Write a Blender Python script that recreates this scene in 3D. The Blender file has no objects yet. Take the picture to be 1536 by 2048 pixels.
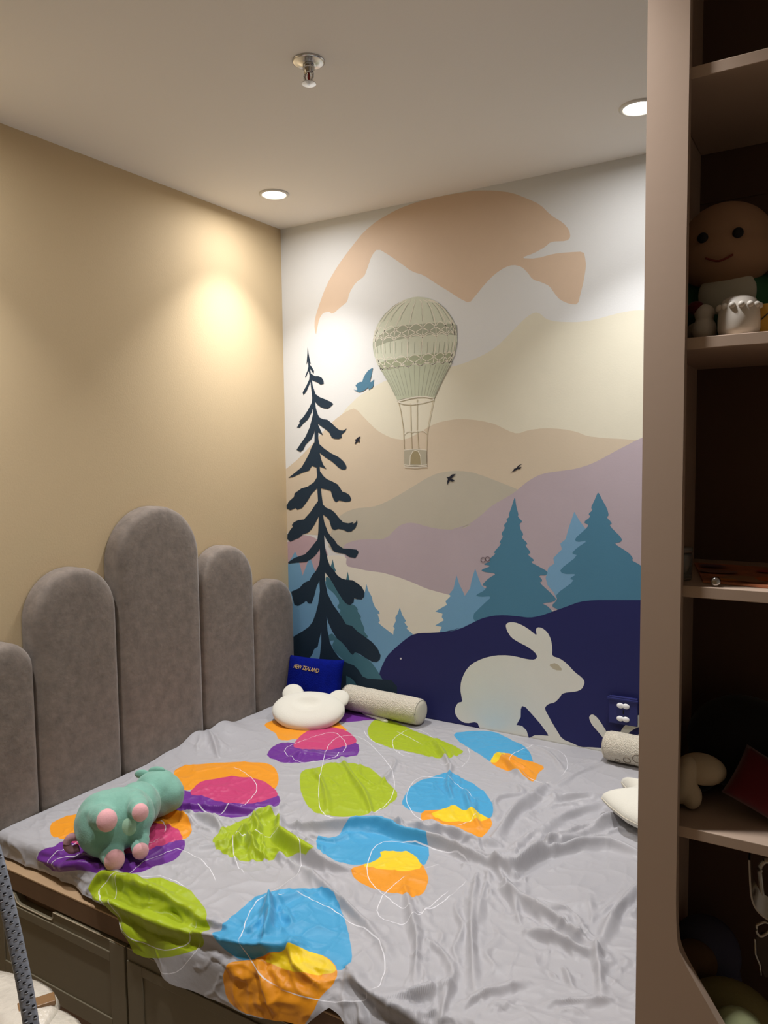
import bpy, bmesh, math, random
import numpy as np
from mathutils import Vector, Matrix, noise
from mathutils.geometry import tessellate_polygon

scene = bpy.context.scene
col = scene.collection

# ------------------------------------------------------------------ camera
FPX, CX, CY = 1540.0, 768.0, 1024.0
ROT = Matrix(((0.85368033, -0.02802827, 0.52004261),
              (0.52063681, 0.07072192, -0.85084412),
              (-0.01293072, 0.99710221, 0.07496646)))
CAM = Vector((2.13854886, -2.67473441, 1.58))
cd = bpy.data.cameras.new('camera')
cam = bpy.data.objects.new('camera', cd)
col.objects.link(cam)
cd.sensor_fit = 'VERTICAL'
cd.sensor_height = 24.0
cd.lens = 24.0 * FPX / 2048.0
cd.clip_start = 0.02
cam.matrix_world = Matrix.Translation(CAM) @ ROT.to_4x4()
scene.camera = cam

# ------------------------------------------------------------------ world, exposure
w = bpy.data.worlds.new('world')
scene.world = w
w.use_nodes = True
w.node_tree.nodes['Background'].inputs[0].default_value = (0.05, 0.05, 0.05, 1)
w.node_tree.nodes['Background'].inputs[1].default_value = 0.2
scene.view_settings.view_transform = 'Standard'
scene.view_settings.look = 'None'
scene.view_settings.gamma = 1.0
scene.view_settings.use_curve_mapping = False
scene.view_settings.exposure = 0.0

H = 2.55                      # ceiling height
LAMP_BEAM, LAMP_SPILL = 4.7, 3.2   # watts of each downlight: main beam, wide spill
LAMP_COL = (1.0, 0.985, 0.985)
LAMPS = [(0.267, -0.367), (1.590, -0.363), (0.267, -1.70), (1.59, -1.70)]

# ------------------------------------------------------------------ helpers
def ray(x, y):
    return ROT @ Vector((x - CX, -(y - CY), -FPX)).normalized()

def at(x, y, ax, v):
    """the point of the plane  axis = v  that the photograph shows at pixel x, y"""
    r = ray(x, y)
    return CAM + r * ((v - CAM[ax]) / r[ax])

def lin(c):
    return tuple(((v / 255) / 12.92 if v / 255 <= 0.04045 else ((v / 255 + 0.055) / 1.055) ** 2.4) for v in c)

def mat(name, rgb, rough=0.6, metal=0.0, var=0.0, vscale=8.0, bump=0.0, bscale=60.0, spec=0.35, sheen=0.0,
        emit=0.0, trans=0.0, btype='noise', coat=0.0):
    m = bpy.data.materials.new(name)
    m.use_nodes = True
    nt = m.node_tree
    b = nt.nodes['Principled BSDF']
    c = lin(rgb)
    b.inputs['Base Color'].default_value = (*c, 1)
    b.inputs['Roughness'].default_value = rough
    b.inputs['Metallic'].default_value = metal
    b.inputs['Specular IOR Level'].default_value = spec
    b.inputs['Sheen Weight'].default_value = sheen
    b.inputs['Transmission Weight'].default_value = trans
    b.inputs['Coat Weight'].default_value = coat
    if emit:
        b.inputs['Emission Color'].default_value = (*c, 1)
        b.inputs['Emission Strength'].default_value = emit
    if var or bump:
        tc = nt.nodes.new('ShaderNodeTexCoord')
    if var:
        n = nt.nodes.new('ShaderNodeTexNoise')
        n.inputs['Scale'].default_value = vscale
        n.inputs['Detail'].default_value = 6
        n.inputs['Roughness'].default_value = 0.65
        nt.links.new(tc.outputs['Object'], n.inputs['Vector'])
        r = nt.nodes.new('ShaderNodeMapRange')
        r.inputs['From Min'].default_value = 0.3
        r.inputs['From Max'].default_value = 0.7
        r.inputs['To Min'].default_value = 1 - var
        r.inputs['To Max'].default_value = 1 + var
        nt.links.new(n.outputs['Fac'], r.inputs['Value'])
        mx = nt.nodes.new('ShaderNodeMix')
        mx.data_type = 'RGBA'
        mx.blend_type = 'MULTIPLY'
        mx.inputs[0].default_value = 1
        mx.inputs[6].default_value = (*c, 1)
        nt.links.new(r.outputs[0], mx.inputs[7])
        nt.links.new(mx.outputs[2], b.inputs['Base Color'])
    if bump:
        if btype == 'voronoi':
            n2 = nt.nodes.new('ShaderNodeTexVoronoi')
            out = n2.outputs['Distance']
        else:
            n2 = nt.nodes.new('ShaderNodeTexNoise')
            n2.inputs['Detail'].default_value = 4
            out = n2.outputs['Fac']
        n2.inputs['Scale'].default_value = bscale
        nt.links.new(tc.outputs['Object'], n2.inputs['Vector'])
        bp = nt.nodes.new('ShaderNodeBump')
        bp.inputs['Strength'].default_value = bump
        bp.inputs['Distance'].default_value = 0.004
        nt.links.new(out, bp.inputs['Height'])
        nt.links.new(bp.outputs[0], b.inputs['Normal'])
    return m

def tag(o, label=None, cat=None, group=None, kind=None):
    if label: o['label'] = label
    if cat: o['category'] = cat
    if group: o['group'] = group
    if kind: o['kind'] = kind
    return o

def empty(name, loc, label, cat, group=None, rz=0.0):
    o = bpy.data.objects.new(name, None)
    col.objects.link(o)
    o.location = loc
    o.rotation_euler = (0, 0, rz)
    o.empty_display_size = 0.05
    return tag(o, label, cat, group)

def link(name, me, m=None, parent=None, smooth=False, label=None):
    """one mesh object; its vertices are given in world space unless the parent carries its own frame"""
    o = bpy.data.objects.new(name, me)
    col.objects.link(o)
    if m is not None:
        me.materials.clear()
        me.materials.append(m)
    if parent is not None:
        o.parent = parent
    if smooth:
        me.polygons.foreach_set('use_smooth', [True] * len(me.polygons))
    if label: o['label'] = label
    return o

def bm_obj(name, bm, m=None, parent=None, smooth=False, local=True, label=None):
    if parent is not None and local:
        bmesh.ops.translate(bm, verts=bm.verts, vec=-parent_origin(parent))
    me = bpy.data.meshes.new(name)
    bm.normal_update()
    bm.to_mesh(me)
    bm.free()
    return link(name, me, m, parent, smooth, label)

def parent_origin(p):
    v = Vector((0, 0, 0))
    while p is not None:
        v += p.location
        p = p.parent
    return v

def add_box(bm, lo, hi, bev=0.0, seg=2):
    r = bmesh.ops.create_cube(bm, size=1.0)
    vs = r['verts']
    lo, hi = Vector(lo), Vector(hi)
    for v in vs:
        v.co = Vector(((lo[i] + hi[i]) / 2 + v.co[i] * (hi[i] - lo[i]) for i in range(3)))
    if bev:
        es = {e for v in vs for e in v.link_edges}
        bmesh.ops.bevel(bm, geom=list(es), offset=bev, segments=seg, affect='EDGES', profile=0.5)
    return bm

def box(name, lo, hi, m, parent=None, bev=0.002, seg=2, smooth=False, label=None):
    return bm_obj(name, add_box(bmesh.new(), lo, hi, bev, seg), m, parent, smooth, label=label)

def add_lathe(bm, prof, axis_o, axis_d=(0, 0, 1), n=32, cap=True):
    """prof: (radius, height) pairs turned about the axis"""
    d = Vector(axis_d).normalized()
    q = Vector((0, 0, 1)).rotation_difference(d)
    rings = []
    for r, h in prof:
        rings.append([bm.verts.new(Vector(axis_o) + q @ Vector((r * math.cos(2 * math.pi * k / n), r * math.sin(2 * math.pi * k / n), h))) for k in range(n)])
    for a, b in zip(rings, rings[1:]):
        for k in range(n):
            bm.faces.new((a[k], a[(k + 1) % n], b[(k + 1) % n], b[k]))
    if cap:
        bm.faces.new(rings[0][::-1])
        bm.faces.new(rings[-1])
    return bm

def add_tube(bm, pts, rad, n=10, flat=1.0, cap=True):
    pts = [Vector(p) for p in pts]
    rads = rad if hasattr(rad, '__len__') else [rad] * len(pts)
    rings = []
    up = Vector((0, 0, 1))
    for i, p in enumerate(pts):
        t = (pts[min(i + 1, len(pts) - 1)] - pts[max(i - 1, 0)]).normalized()
        s = t.cross(up)
        if s.length < 1e-3: s = Vector((1, 0, 0))
        s.normalize()
        u = s.cross(t).normalized()
        rings.append([bm.verts.new(p + s * rads[i] * math.cos(2 * math.pi * k / n) + u * rads[i] * flat * math.sin(2 * math.pi * k / n)) for k in range(n)])
    for a, b in zip(rings, rings[1:]):
        for k in range(n):
            bm.faces.new((a[k], a[(k + 1) % n], b[(k + 1) % n], b[k]))
    if cap:
        bm.faces.new(rings[0][::-1])
        bm.faces.new(rings[-1])
    return bm

def spline(pts, n=6):
    """Catmull-Rom through points"""
    P = [Vector(p) for p in pts]
    out = []
    for i in range(len(P) - 1):
        a, b, c, d = P[max(i - 1, 0)], P[i], P[i + 1], P[min(i + 2, len(P) - 1)]
        for k in range(n):
            t = k / n
            out.append(0.5 * ((2 * b) + (c - a) * t + (2 * a - 5 * b + 4 * c - d) * t * t + (3 * b - a - 3 * c + d) * t ** 3))
    out.append(P[-1])
    return out

def chaikin(p, it=1, r=0.22, closed=True):
    p = [tuple(q) for q in p]
    for _ in range(it):
        o = []
        n = len(p)
        for i in range(n if closed else n - 1):
            a, b = p[i], p[(i + 1) % n]
            o.append(tuple(a[k] * (1 - r) + b[k] * r for k in range(len(a))))
            o.append(tuple(a[k] * r + b[k] * (1 - r) for k in range(len(a))))
        p = o
    return p

def add_prism(bm, pts, vec):
    """closed outline swept along vec"""
    vec = Vector(vec)
    a = [bm.verts.new(Vector(p)) for p in pts]
    b = [bm.verts.new(Vector(p) + vec) for p in pts]
    n = len(a)
    f1 = bm.faces.new(a)
    f2 = bm.faces.new(b[::-1])
    for i in range(n):
        bm.faces.new((a[i], b[i], b[(i + 1) % n], a[(i + 1) % n]))
    bmesh.ops.recalc_face_normals(bm, faces=bm.faces)
    bmesh.ops.triangulate(bm, faces=[f1, f2], ngon_method='EAR_CLIP')
    return bm

def add_ball(bm, c, r, rot=None, sub=3):
    s = bmesh.ops.create_icosphere(bm, subdivisions=sub, radius=1.0)
    r = Vector(r) if hasattr(r, '__len__') else Vector((r, r, r))
    R = rot if rot is not None else Matrix.Identity(3)
    for v in s['verts']:
        v.co = Vector(c) + R @ Vector((v.co[i] * r[i] for i in range(3)))
    return bm

def frame(ex, ez):
    """rotation whose local x is ex and whose local z is close to ez"""
    x = Vector(ex).normalized()
    y = Vector(ez).cross(x).normalized()
    z = x.cross(y)
    return Matrix((x, y, z)).transposed()

def soft(name, balls, m, parent=None, voxel=0.006, smooth_it=6, label=None, wrinkle=0.0, wscale=20.0):
    """several balls grown together into one continuous soft body"""
    bm = bmesh.new()
    for b in balls:
        add_ball(bm, *b)
    me = bpy.data.meshes.new(name)
    bm.to_mesh(me)
    bm.free()
    o = bpy.data.objects.new(name, me)
    col.objects.link(o)
    rm = o.modifiers.new('r', 'REMESH')
    rm.mode = 'VOXEL'
    rm.voxel_size = voxel
    sm = o.modifiers.new('s', 'SMOOTH')
    sm.iterations = smooth_it
    dg = bpy.context.evaluated_depsgraph_get()
    new = bpy.data.meshes.new_from_object(o.evaluated_get(dg))
    bpy.data.objects.remove(o)
    bpy.data.meshes.remove(me)
    new.name = name
    if parent is not None:
        new.transform(Matrix.Translation(-parent_origin(parent)))
    if wrinkle:
        for v in new.vertices:
            v.co += v.normal * wrinkle * noise.noise(v.co * wscale)
    return link(name, new, m, parent, True, label)

def T(ox, oy, s, pts):
    """crop coordinates of the tracing to photograph pixels"""
    return [(ox + x * s, oy + y * s) for x, y in pts]

# ------------------------------------------------------------------ materials
M = {}
M['ceiling'] = mat('ceiling_paint', (241, 237, 233), 0.85, bump=0.05, bscale=120)
M['tan'] = mat('tan_wall_paint', (210, 188, 151), 0.7, bump=0.08, bscale=160)
M['white_wall'] = mat('white_wall_paint', (220, 221, 220), 0.7, bump=0.06, bscale=160)
M['floor'] = mat('floor_wood', (172, 156, 138), 0.45, var=0.15, vscale=3)
M['trim'] = mat('white_trim', (228, 226, 220), 0.4)
M['lens'] = mat('lamp_lens', (255, 247, 232), 0.4, emit=14.0)
M['chrome'] = mat('chrome', (205, 205, 205), 0.18, metal=1.0)
M['velvet'] = mat('grey_brushed_velvet', (126, 115, 106), 0.75, var=0.22, vscale=26, bump=0.25, bscale=70, sheen=0.3)
M['rail'] = mat('brown_wood_rail', (116, 90, 68), 0.5, var=0.12, vscale=7)
M['ledge'] = mat('tan_laminate', (196, 165, 130), 0.45, var=0.05, vscale=9)
M['drawer'] = mat('olive_grey_front', (126, 118, 98), 0.5, bump=0.03)
M['drawer_edge'] = mat('pale_edge_band', (196, 182, 156), 0.4)
M['mattress'] = mat('mattress_fabric', (196, 196, 200), 0.8)
M['cabinet'] = mat('beige_laminate', (196, 172, 152), 0.5, bump=0.02)
M['cabinet_back'] = mat('shade_darkened_back_panel', (96, 72, 58), 0.6)  # darker brown than the shelves: shade of the deep bays put into the colour
M['bear'] = mat('cream_cotton', (226, 223, 210), 0.85, bump=0.15, bscale=220, sheen=0.2)
M['knit'] = mat('cream_knit', (222, 214, 196), 0.85, var=0.12, vscale=130, bump=0.8, bscale=300, btype='voronoi')
M['knit_end'] = mat('cream_cloth_end', (214, 207, 190), 0.85)
M['tag'] = mat('white_tape', (238, 234, 226), 0.7)
M['royal'] = mat('royal_blue_plush', (5, 20, 116), 0.95, var=0.2, vscale=30, bump=0.6, bscale=200, spec=0.1)
M['gold'] = mat('gold_thread', (206, 172, 110), 0.6)
M['hippo'] = mat('mint_green_plush', (126, 176, 160), 0.9, var=0.1, vscale=22, bump=0.2, bscale=240, sheen=0.3)
M['hippo_belly'] = mat('pale_mint_plush', (168, 204, 178), 0.9, bump=0.2, bscale=240, sheen=0.3)
M['pink'] = mat('pink_plush', (232, 174, 178), 0.9, bump=0.2, bscale=240, sheen=0.3)
M['tail'] = mat('mauve_plush', (176, 134, 140), 0.9)
M['thread'] = mat('yellow_thread', (212, 210, 96), 0.7)
M['wrap_seat'] = mat('plastic_wrapped_white_seat', (222, 214, 200), 0.25, var=0.08, vscale=14, bump=1.0, bscale=60, coat=1.0, spec=0.7)
M['wrap_wood'] = mat('plastic_wrapped_wood', (142, 108, 72), 0.3, bump=0.6, bscale=40, coat=0.6)
M['strap'] = mat('slate_grey_weave', (150, 156, 168), 0.35, var=0.25, vscale=60, bump=0.5, bscale=90)
M['strap_light'] = mat('pale_grey_strand', (176, 180, 188), 0.4)
M['strap_dark'] = mat('black_strand', (22, 22, 28), 0.5)
M['plug'] = mat('white_plug_cover', (246, 246, 246), 0.4)
M['navy_plate'] = mat('navy_painted_plate', (40, 44, 104), 0.5)
M['black'] = mat('black_plastic', (14, 14, 18), 0.5)
M['skin'] = mat('doll_skin_cloth', (168, 132, 104), 0.8)  # skin tone lowered, the dimness inside the shelf is put into the colour
M['doll_hair'] = mat('doll_hair_felt', (190, 150, 70), 0.9)
M['doll_green'] = mat('green_jersey', (54, 104, 74), 0.85)
M['doll_white'] = mat('off_white_jersey', (206, 204, 190), 0.85)
M['red'] = mat('red_plush', (92, 6, 18), 0.9, sheen=0.2)
M['dark_plush'] = mat('black_plush', (24, 22, 24), 0.95, sheen=0.15)
M['cream_plush'] = mat('cream_plush', (214, 196, 166), 0.9)
M['blue_plush'] = mat('steel_blue_plush', (70, 120, 150), 0.9)
M['olive_plush'] = mat('olive_plush', (140, 130, 84), 0.9, bump=0.3, bscale=120)
M['sage_plush'] = mat('pale_sage_plush', (186, 196, 150), 0.9, bump=0.3, bscale=120)
M['slate_plush'] = mat('slate_plush', (76, 76, 96), 0.9)
M['yellow_card'] = mat('yellow_card', (196, 150, 58), 0.6)
M['white_ware'] = mat('white_ceramic', (226, 218, 206), 0.4)
M['glass'] = mat('clear_plastic', (214, 218, 214), 0.1, trans=0.85)
M['steel'] = mat('brushed_steel', (190, 186, 180), 0.25, metal=1.0)

# ------------------------------------------------------------------ room shell
XR, YB = 3.05, -4.3
def slab(name, lo, hi, m):
    return tag(box(name, lo, hi, m, bev=0), kind='structure')
slab('floor', (-0.1, YB - 0.1, -0.1), (XR + 0.1, 0.1, 0.0), M['floor'])
ceiling = slab('ceiling', (-0.1, YB - 0.1, H), (XR + 0.1, 0.1, H + 0.1), M['ceiling'])
slab('wall_left', (-0.1, YB - 0.1, 0), (0, 0.1, H), M['tan'])
wall_back = slab('wall_back', (0, 0, 0), (XR, 0.1, H), M['white_wall'])
slab('wall_right', (XR, YB - 0.1, 0), (XR + 0.1, 0.1, H), M['white_wall'])
slab('wall_front', (0, YB - 0.1, 0), (XR, YB, H), M['tan'])

# ------------------------------------------------------------------ the painted mural (flat paint on wall_back)
PAINT = {}
def paint(name, rgb):
    if rgb not in PAINT:
        PAINT[rgb] = mat('paint_%d_%d_%d' % rgb, rgb, 0.65, var=0.025, vscale=5, bump=0.05, bscale=160)
    return PAINT[rgb]

def poly_mesh(bm, pts3):
    vs = [bm.verts.new(p) for p in pts3]
    for tri in tessellate_polygon([pts3]):
        try:
            f = bm.faces.new([vs[i] for i in tri])
        except ValueError:
            continue
    return bm

layer = [0]
def painted(name, px, rgb, smooth=1, parent=wall_back, label=None, same=False):
    """paint shape traced as pixels, laid on the wall at its own tiny height"""
    if not same: layer[0] += 1
    if smooth: px = chaikin(px, smooth)
    y = -0.00006 * layer[0]
    pts = []
    for p in px:
        q = at(p[0], p[1], 1, 0.0)
        q.x = min(max(q.x, 0.0004), XR - 0.0004)
        q.z = max(min(q.z, H - 0.0004), 0.002)
        q.y = y
        pts.append(q)
    bm = poly_mesh(bmesh.new(), pts)
    for f in bm.faces:
        f.normal_update()
        if f.normal.y > 0: f.normal_flip()
    return bm_obj(name, bm, paint(name, rgb), parent, label=label)

def painted_lines(name, lines, width, rgb, parent=wall_back):
    layer[0] += 1
    bm = bmesh.new()
    y = -0.00006 * layer[0]
    for ln in lines:
        P = [at(p[0], p[1], 1, 0.0) for p in ln]
        n = len(P)
        L, R = [], []
        for i in range(n):
            t = (P[min(i + 1, n - 1)] - P[max(i - 1, 0)])
            t.y = 0
            t.normalize()
            s = Vector((-t.z, 0, t.x)) * width / 2
            a, b = P[i] + s, P[i] - s
            a.y = b.y = y
            L.append(bm.verts.new(a))
            R.append(bm.verts.new(b))
        for i in range(n - 1):
            bm.faces.new((L[i], L[i + 1], R[i + 1], R[i]))
    return bm_obj(name, bm, paint(name, rgb), parent)

C1 = lambda p: T(560, 360, 0.48828, p)
C2 = lambda p: T(560, 820, 0.29297, p)
C3 = lambda p: T(900, 820, 0.36127, p)
CA = lambda p: T(560, 690, 0.117188, p)
CB = lambda p: T(560, 900, 0.117188, p)
CC = lambda p: T(560, 1120, 0.15625, p)
CQ = lambda p: T(720, 580, 0.18553, p)

RIGHT = 2600          # the mural goes on behind the bookcase
painted('painted_cream_cloud', [(640, 900), (700, 800), (800, 745), (910, 735), (985, 702), (1024, 663), (1053, 633), (1075, 622), (1097, 643), (1170, 645), (1244, 624), (1283, 619), (RIGHT, 600), (RIGHT, 960), (640, 960)], (222, 217, 197), 2)
painted('painted_peach_mountain', C1([(147, 638), (140, 590), (150, 540), (190, 430), (240, 345), (300, 265), (345, 210), (400, 165), (480, 120), (560, 90), (640, 70), (720, 55), (800, 43), (880, 43), (950, 52), (1010, 75), (1065, 100), (1110, 145), (1160, 175), (1185, 205), (1190, 235), (1175, 250), (1110, 252), (1085, 275), (1040, 300), (985, 320), (1050, 322), (1120, 302), (1180, 296), (1245, 293), (1250, 320), (1254, 350), (1245, 410), (1230, 470), (1220, 510), (1185, 508), (1145, 490), (1125, 465), (1105, 435), (1075, 420), (1035, 408), (1015, 380), (990, 355), (955, 347), (920, 358), (880, 385), (840, 425), (800, 475), (775, 505), (735, 485), (690, 455), (640, 425), (590, 390), (540, 375), (500, 345), (450, 310), (400, 280), (375, 310), (355, 370), (345, 395), (310, 420), (285, 460), (275, 500), (255, 515), (215, 550), (200, 538), (175, 545), (160, 570), (152, 610)]), (216, 192, 168), 1)
painted('painted_far_hills', [(560, 940)] + C2([(45, 400), (130, 330), (250, 200)]) + [(640, 870), (667, 841), (695, 821), (711, 816), (731, 838), (753, 860), (768, 869), (786, 877), (810, 880), (838, 866), (860, 852), (882, 843), (921, 837), (960, 841), (990, 848), (1015, 861), (1035, 868)] + C3([(430, 112), (520, 100), (620, 105), (700, 120), (760, 145), (850, 155), (950, 160), (1010, 165), (1120, 160)]) + [(RIGHT, 880), (RIGHT, 1100), (560, 1100)], (210, 195, 172), 1)
painted('painted_sage_hill', C2([(330, 960), (340, 850), (400, 730), (450, 695), (520, 670), (600, 665), (660, 655), (740, 620), (830, 570), (920, 515), (1000, 465), (1080, 430), (1180, 415), (1260, 418), (1330, 432)]) + C3([(60, 337), (120, 343), (200, 370), (290, 405), (340, 425), (420, 460), (420, 700)]) + [(900, 1110), (700, 1110)], (190, 184, 168), 1)
painted('painted_mauve_slope', C2([(20, 905), (58, 900), (110, 865), (160, 852), (210, 860), (250, 880), (285, 905), (320, 960), (335, 1020), (330, 1150), (20, 1150)]), (190, 164, 172), 1)
painted('painted_mauve_hill', C2([(430, 925), (480, 900), (540, 885), (620, 882), (690, 885), (740, 865), (780, 820), (820, 785), (880, 768), (940, 775), (1000, 795), (1080, 812), (1180, 818), (1260, 805), (1320, 775)]) + C3([(0, 662), (50, 658), (110, 630), (170, 585), (230, 530), (300, 490), (350, 462), (385, 432), (430, 395), (490, 360), (550, 345), (630, 335), (700, 325), (780, 300), (850, 265), (920, 225), (980, 195), (1030, 168), (1060, 155)]) + [(1360, 850), (RIGHT, 800), (RIGHT, 1300), (700, 1300)] + C2([(445, 1090), (452, 1040), (440, 980)]), (186, 172, 180), 1)
painted('painted_snow_field', C2([(300, 860), (310, 1000), (380, 990), (455, 1000), (450, 1065), (520, 1080), (600, 1098), (690, 1108), (790, 1135), (900, 1175), (1000, 1220), (1090, 1245), (1180, 1268), (1300, 1300), (1400, 1340)]) + [(1120, 1215), (1120, 1260), (660, 1420), (600, 1420)] + C2([(300, 1300)]), (230, 226, 212), 1)
BLUE = (117, 166, 202)
painted('painted_blue_firs', C2([(10, 1050), (58, 1040), (80, 1010), (103, 965), (120, 1000), (140, 1070), (155, 1130), (170, 1090), (190, 1035), (205, 1003), (225, 1060), (240, 1100), (300, 1150), (330, 1200)]) + [(668, 1330), (668, 1420), (560, 1420)], BLUE, 0)
painted('painted_blue_firs', CC([(580, 280), (700, 380), (960, 500), (1060, 500), (1090, 400), (1108, 308), (1130, 390), (1175, 470), (1190, 540), (1220, 610), (1270, 660), (1278, 690), (1250, 690), (1280, 780), (1260, 800), (1300, 840), (1450, 955), (1455, 905), (1470, 880), (1450, 850), (1484, 780), (1476, 735), (1505, 690), (1534, 608)]) + C2([(835, 1400), (860, 1440), (850, 1452), (872, 1480), (865, 1492), (905, 1528)]) + [(835, 1290), (780, 1420), (620, 1420)] + CC([(560, 900)]), BLUE, 0)
painted('painted_blue_firs', C2([(1080, 1540), (1105, 1480), (1060, 1470), (1120, 1435), (1105, 1415), (1110, 1390), (1060, 1375), (1140, 1330), (1130, 1305), (1165, 1270), (1155, 1258), (1185, 1220), (1205, 1128), (1225, 1190), (1250, 1240), (1262, 1268)]) + C3([(112, 985), (120, 940), (140, 878), (158, 930), (175, 970), (190, 985), (240, 1010), (260, 1180), (100, 1230)]), BLUE, 0)
painted('painted_blue_firs', C3([(688, 563), (672, 610), (655, 660), (640, 715), (610, 740), (620, 770), (572, 820), (578, 850), (545, 872), (530, 930), (540, 970), (575, 1010), (590, 1042), (700, 940), (800, 720), (745, 650), (715, 610)]), (124, 170, 204), 0)
TEAL = (77, 130, 158)
painted('painted_teal_fir', C3([(360, 480), (352, 500), (340, 540), (325, 580), (330, 590), (312, 605), (318, 618), (298, 635), (305, 655), (283, 685), (295, 700), (272, 735), (285, 740), (240, 790), (255, 795), (210, 830), (225, 838), (180, 855), (230, 862), (170, 885), (190, 897), (260, 905), (215, 930), (175, 970), (205, 975), (190, 1000), (140, 1025), (165, 1035), (235, 1030), (180, 1080), (120, 1140), (160, 1200), (570, 1180), (570, 1115), (540, 1085), (508, 1070), (575, 1062), (590, 1045), (550, 1005), (495, 955), (515, 945), (490, 915), (535, 915), (542, 895), (500, 870), (445, 842), (470, 832), (428, 800), (450, 790), (415, 748), (432, 740), (395, 705), (408, 688), (390, 660), (385, 628), (403, 618), (375, 590), (380, 578), (368, 540)]), TEAL, 1)
painted('painted_teal_fir', C3([(820, 455), (812, 470), (800, 500), (780, 540), (790, 555), (765, 575), (780, 590), (738, 622), (770, 635), (750, 660), (690, 712), (700, 732), (765, 722), (700, 765), (672, 795), (710, 805), (605, 885), (625, 908), (705, 908), (660, 932), (690, 945), (585, 1020), (595, 1050), (560, 1085), (600, 1105), (650, 1180), (1150, 1150), (1150, 930), (1050, 855), (1005, 832), (1015, 822), (990, 790), (905, 737), (945, 732), (955, 712), (880, 638), (900, 628), (865, 592), (880, 585), (870, 545), (845, 500), (830, 470)]), TEAL, 1)
TEAL2 = (70, 118, 134)
painted('painted_teal_fir', CC([(585, 200), (640, 235), (690, 320), (800, 500), (870, 570), (950, 570), (1000, 630), (990, 655), (1040, 720), (1030, 760), (1085, 880), (1080, 920), (1135, 985), (1100, 1000), (850, 850), (760, 680), (780, 640), (725, 600), (770, 545), (700, 430), (590, 340)]), TEAL2, 1)
painted('painted_teal_fir', CC([(675, -10), (662, 50), (640, 100), (700, 150), (718, 138), (700, 95), (688, 40)]), TEAL2, 0)
painted('painted_teal_fir', CC([(868, 150), (857, 210), (845, 260), (892, 262), (880, 200)]), TEAL2, 0)
NAVY = (34, 37, 94)
painted('painted_navy_hill', C2([(640, 1990), (680, 1790), (700, 1740), (730, 1680), (780, 1630), (850, 1570), (900, 1535), (950, 1522), (1050, 1520), (1150, 1510), (1250, 1480)]) + C3([(-20, 1233), (60, 1210), (120, 1180), (180, 1152), (240, 1138), (300, 1135), (380, 1142), (440, 1150), (500, 1140), (570, 1115), (640, 1090), (720, 1060), (800, 1052), (900, 1052), (1100, 1052)]) + [(RIGHT, 1200), (RIGHT, 2400), (1500, 2300), (700, 1560)], NAVY, 1)
painted('painted_teal_fir', CC([(620, 960), (670, 940), (730, 1005), (790, 1050), (900, 1190), (960, 1180), (1100, 1255), (1180, 1320), (1250, 1420), (1315, 1530), (1120, 1515), (1060, 1490), (1000, 1400), (850, 1310), (690, 1160), (670, 1090), (695, 1025), (640, 1030)]), TEAL2, 0)

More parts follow.
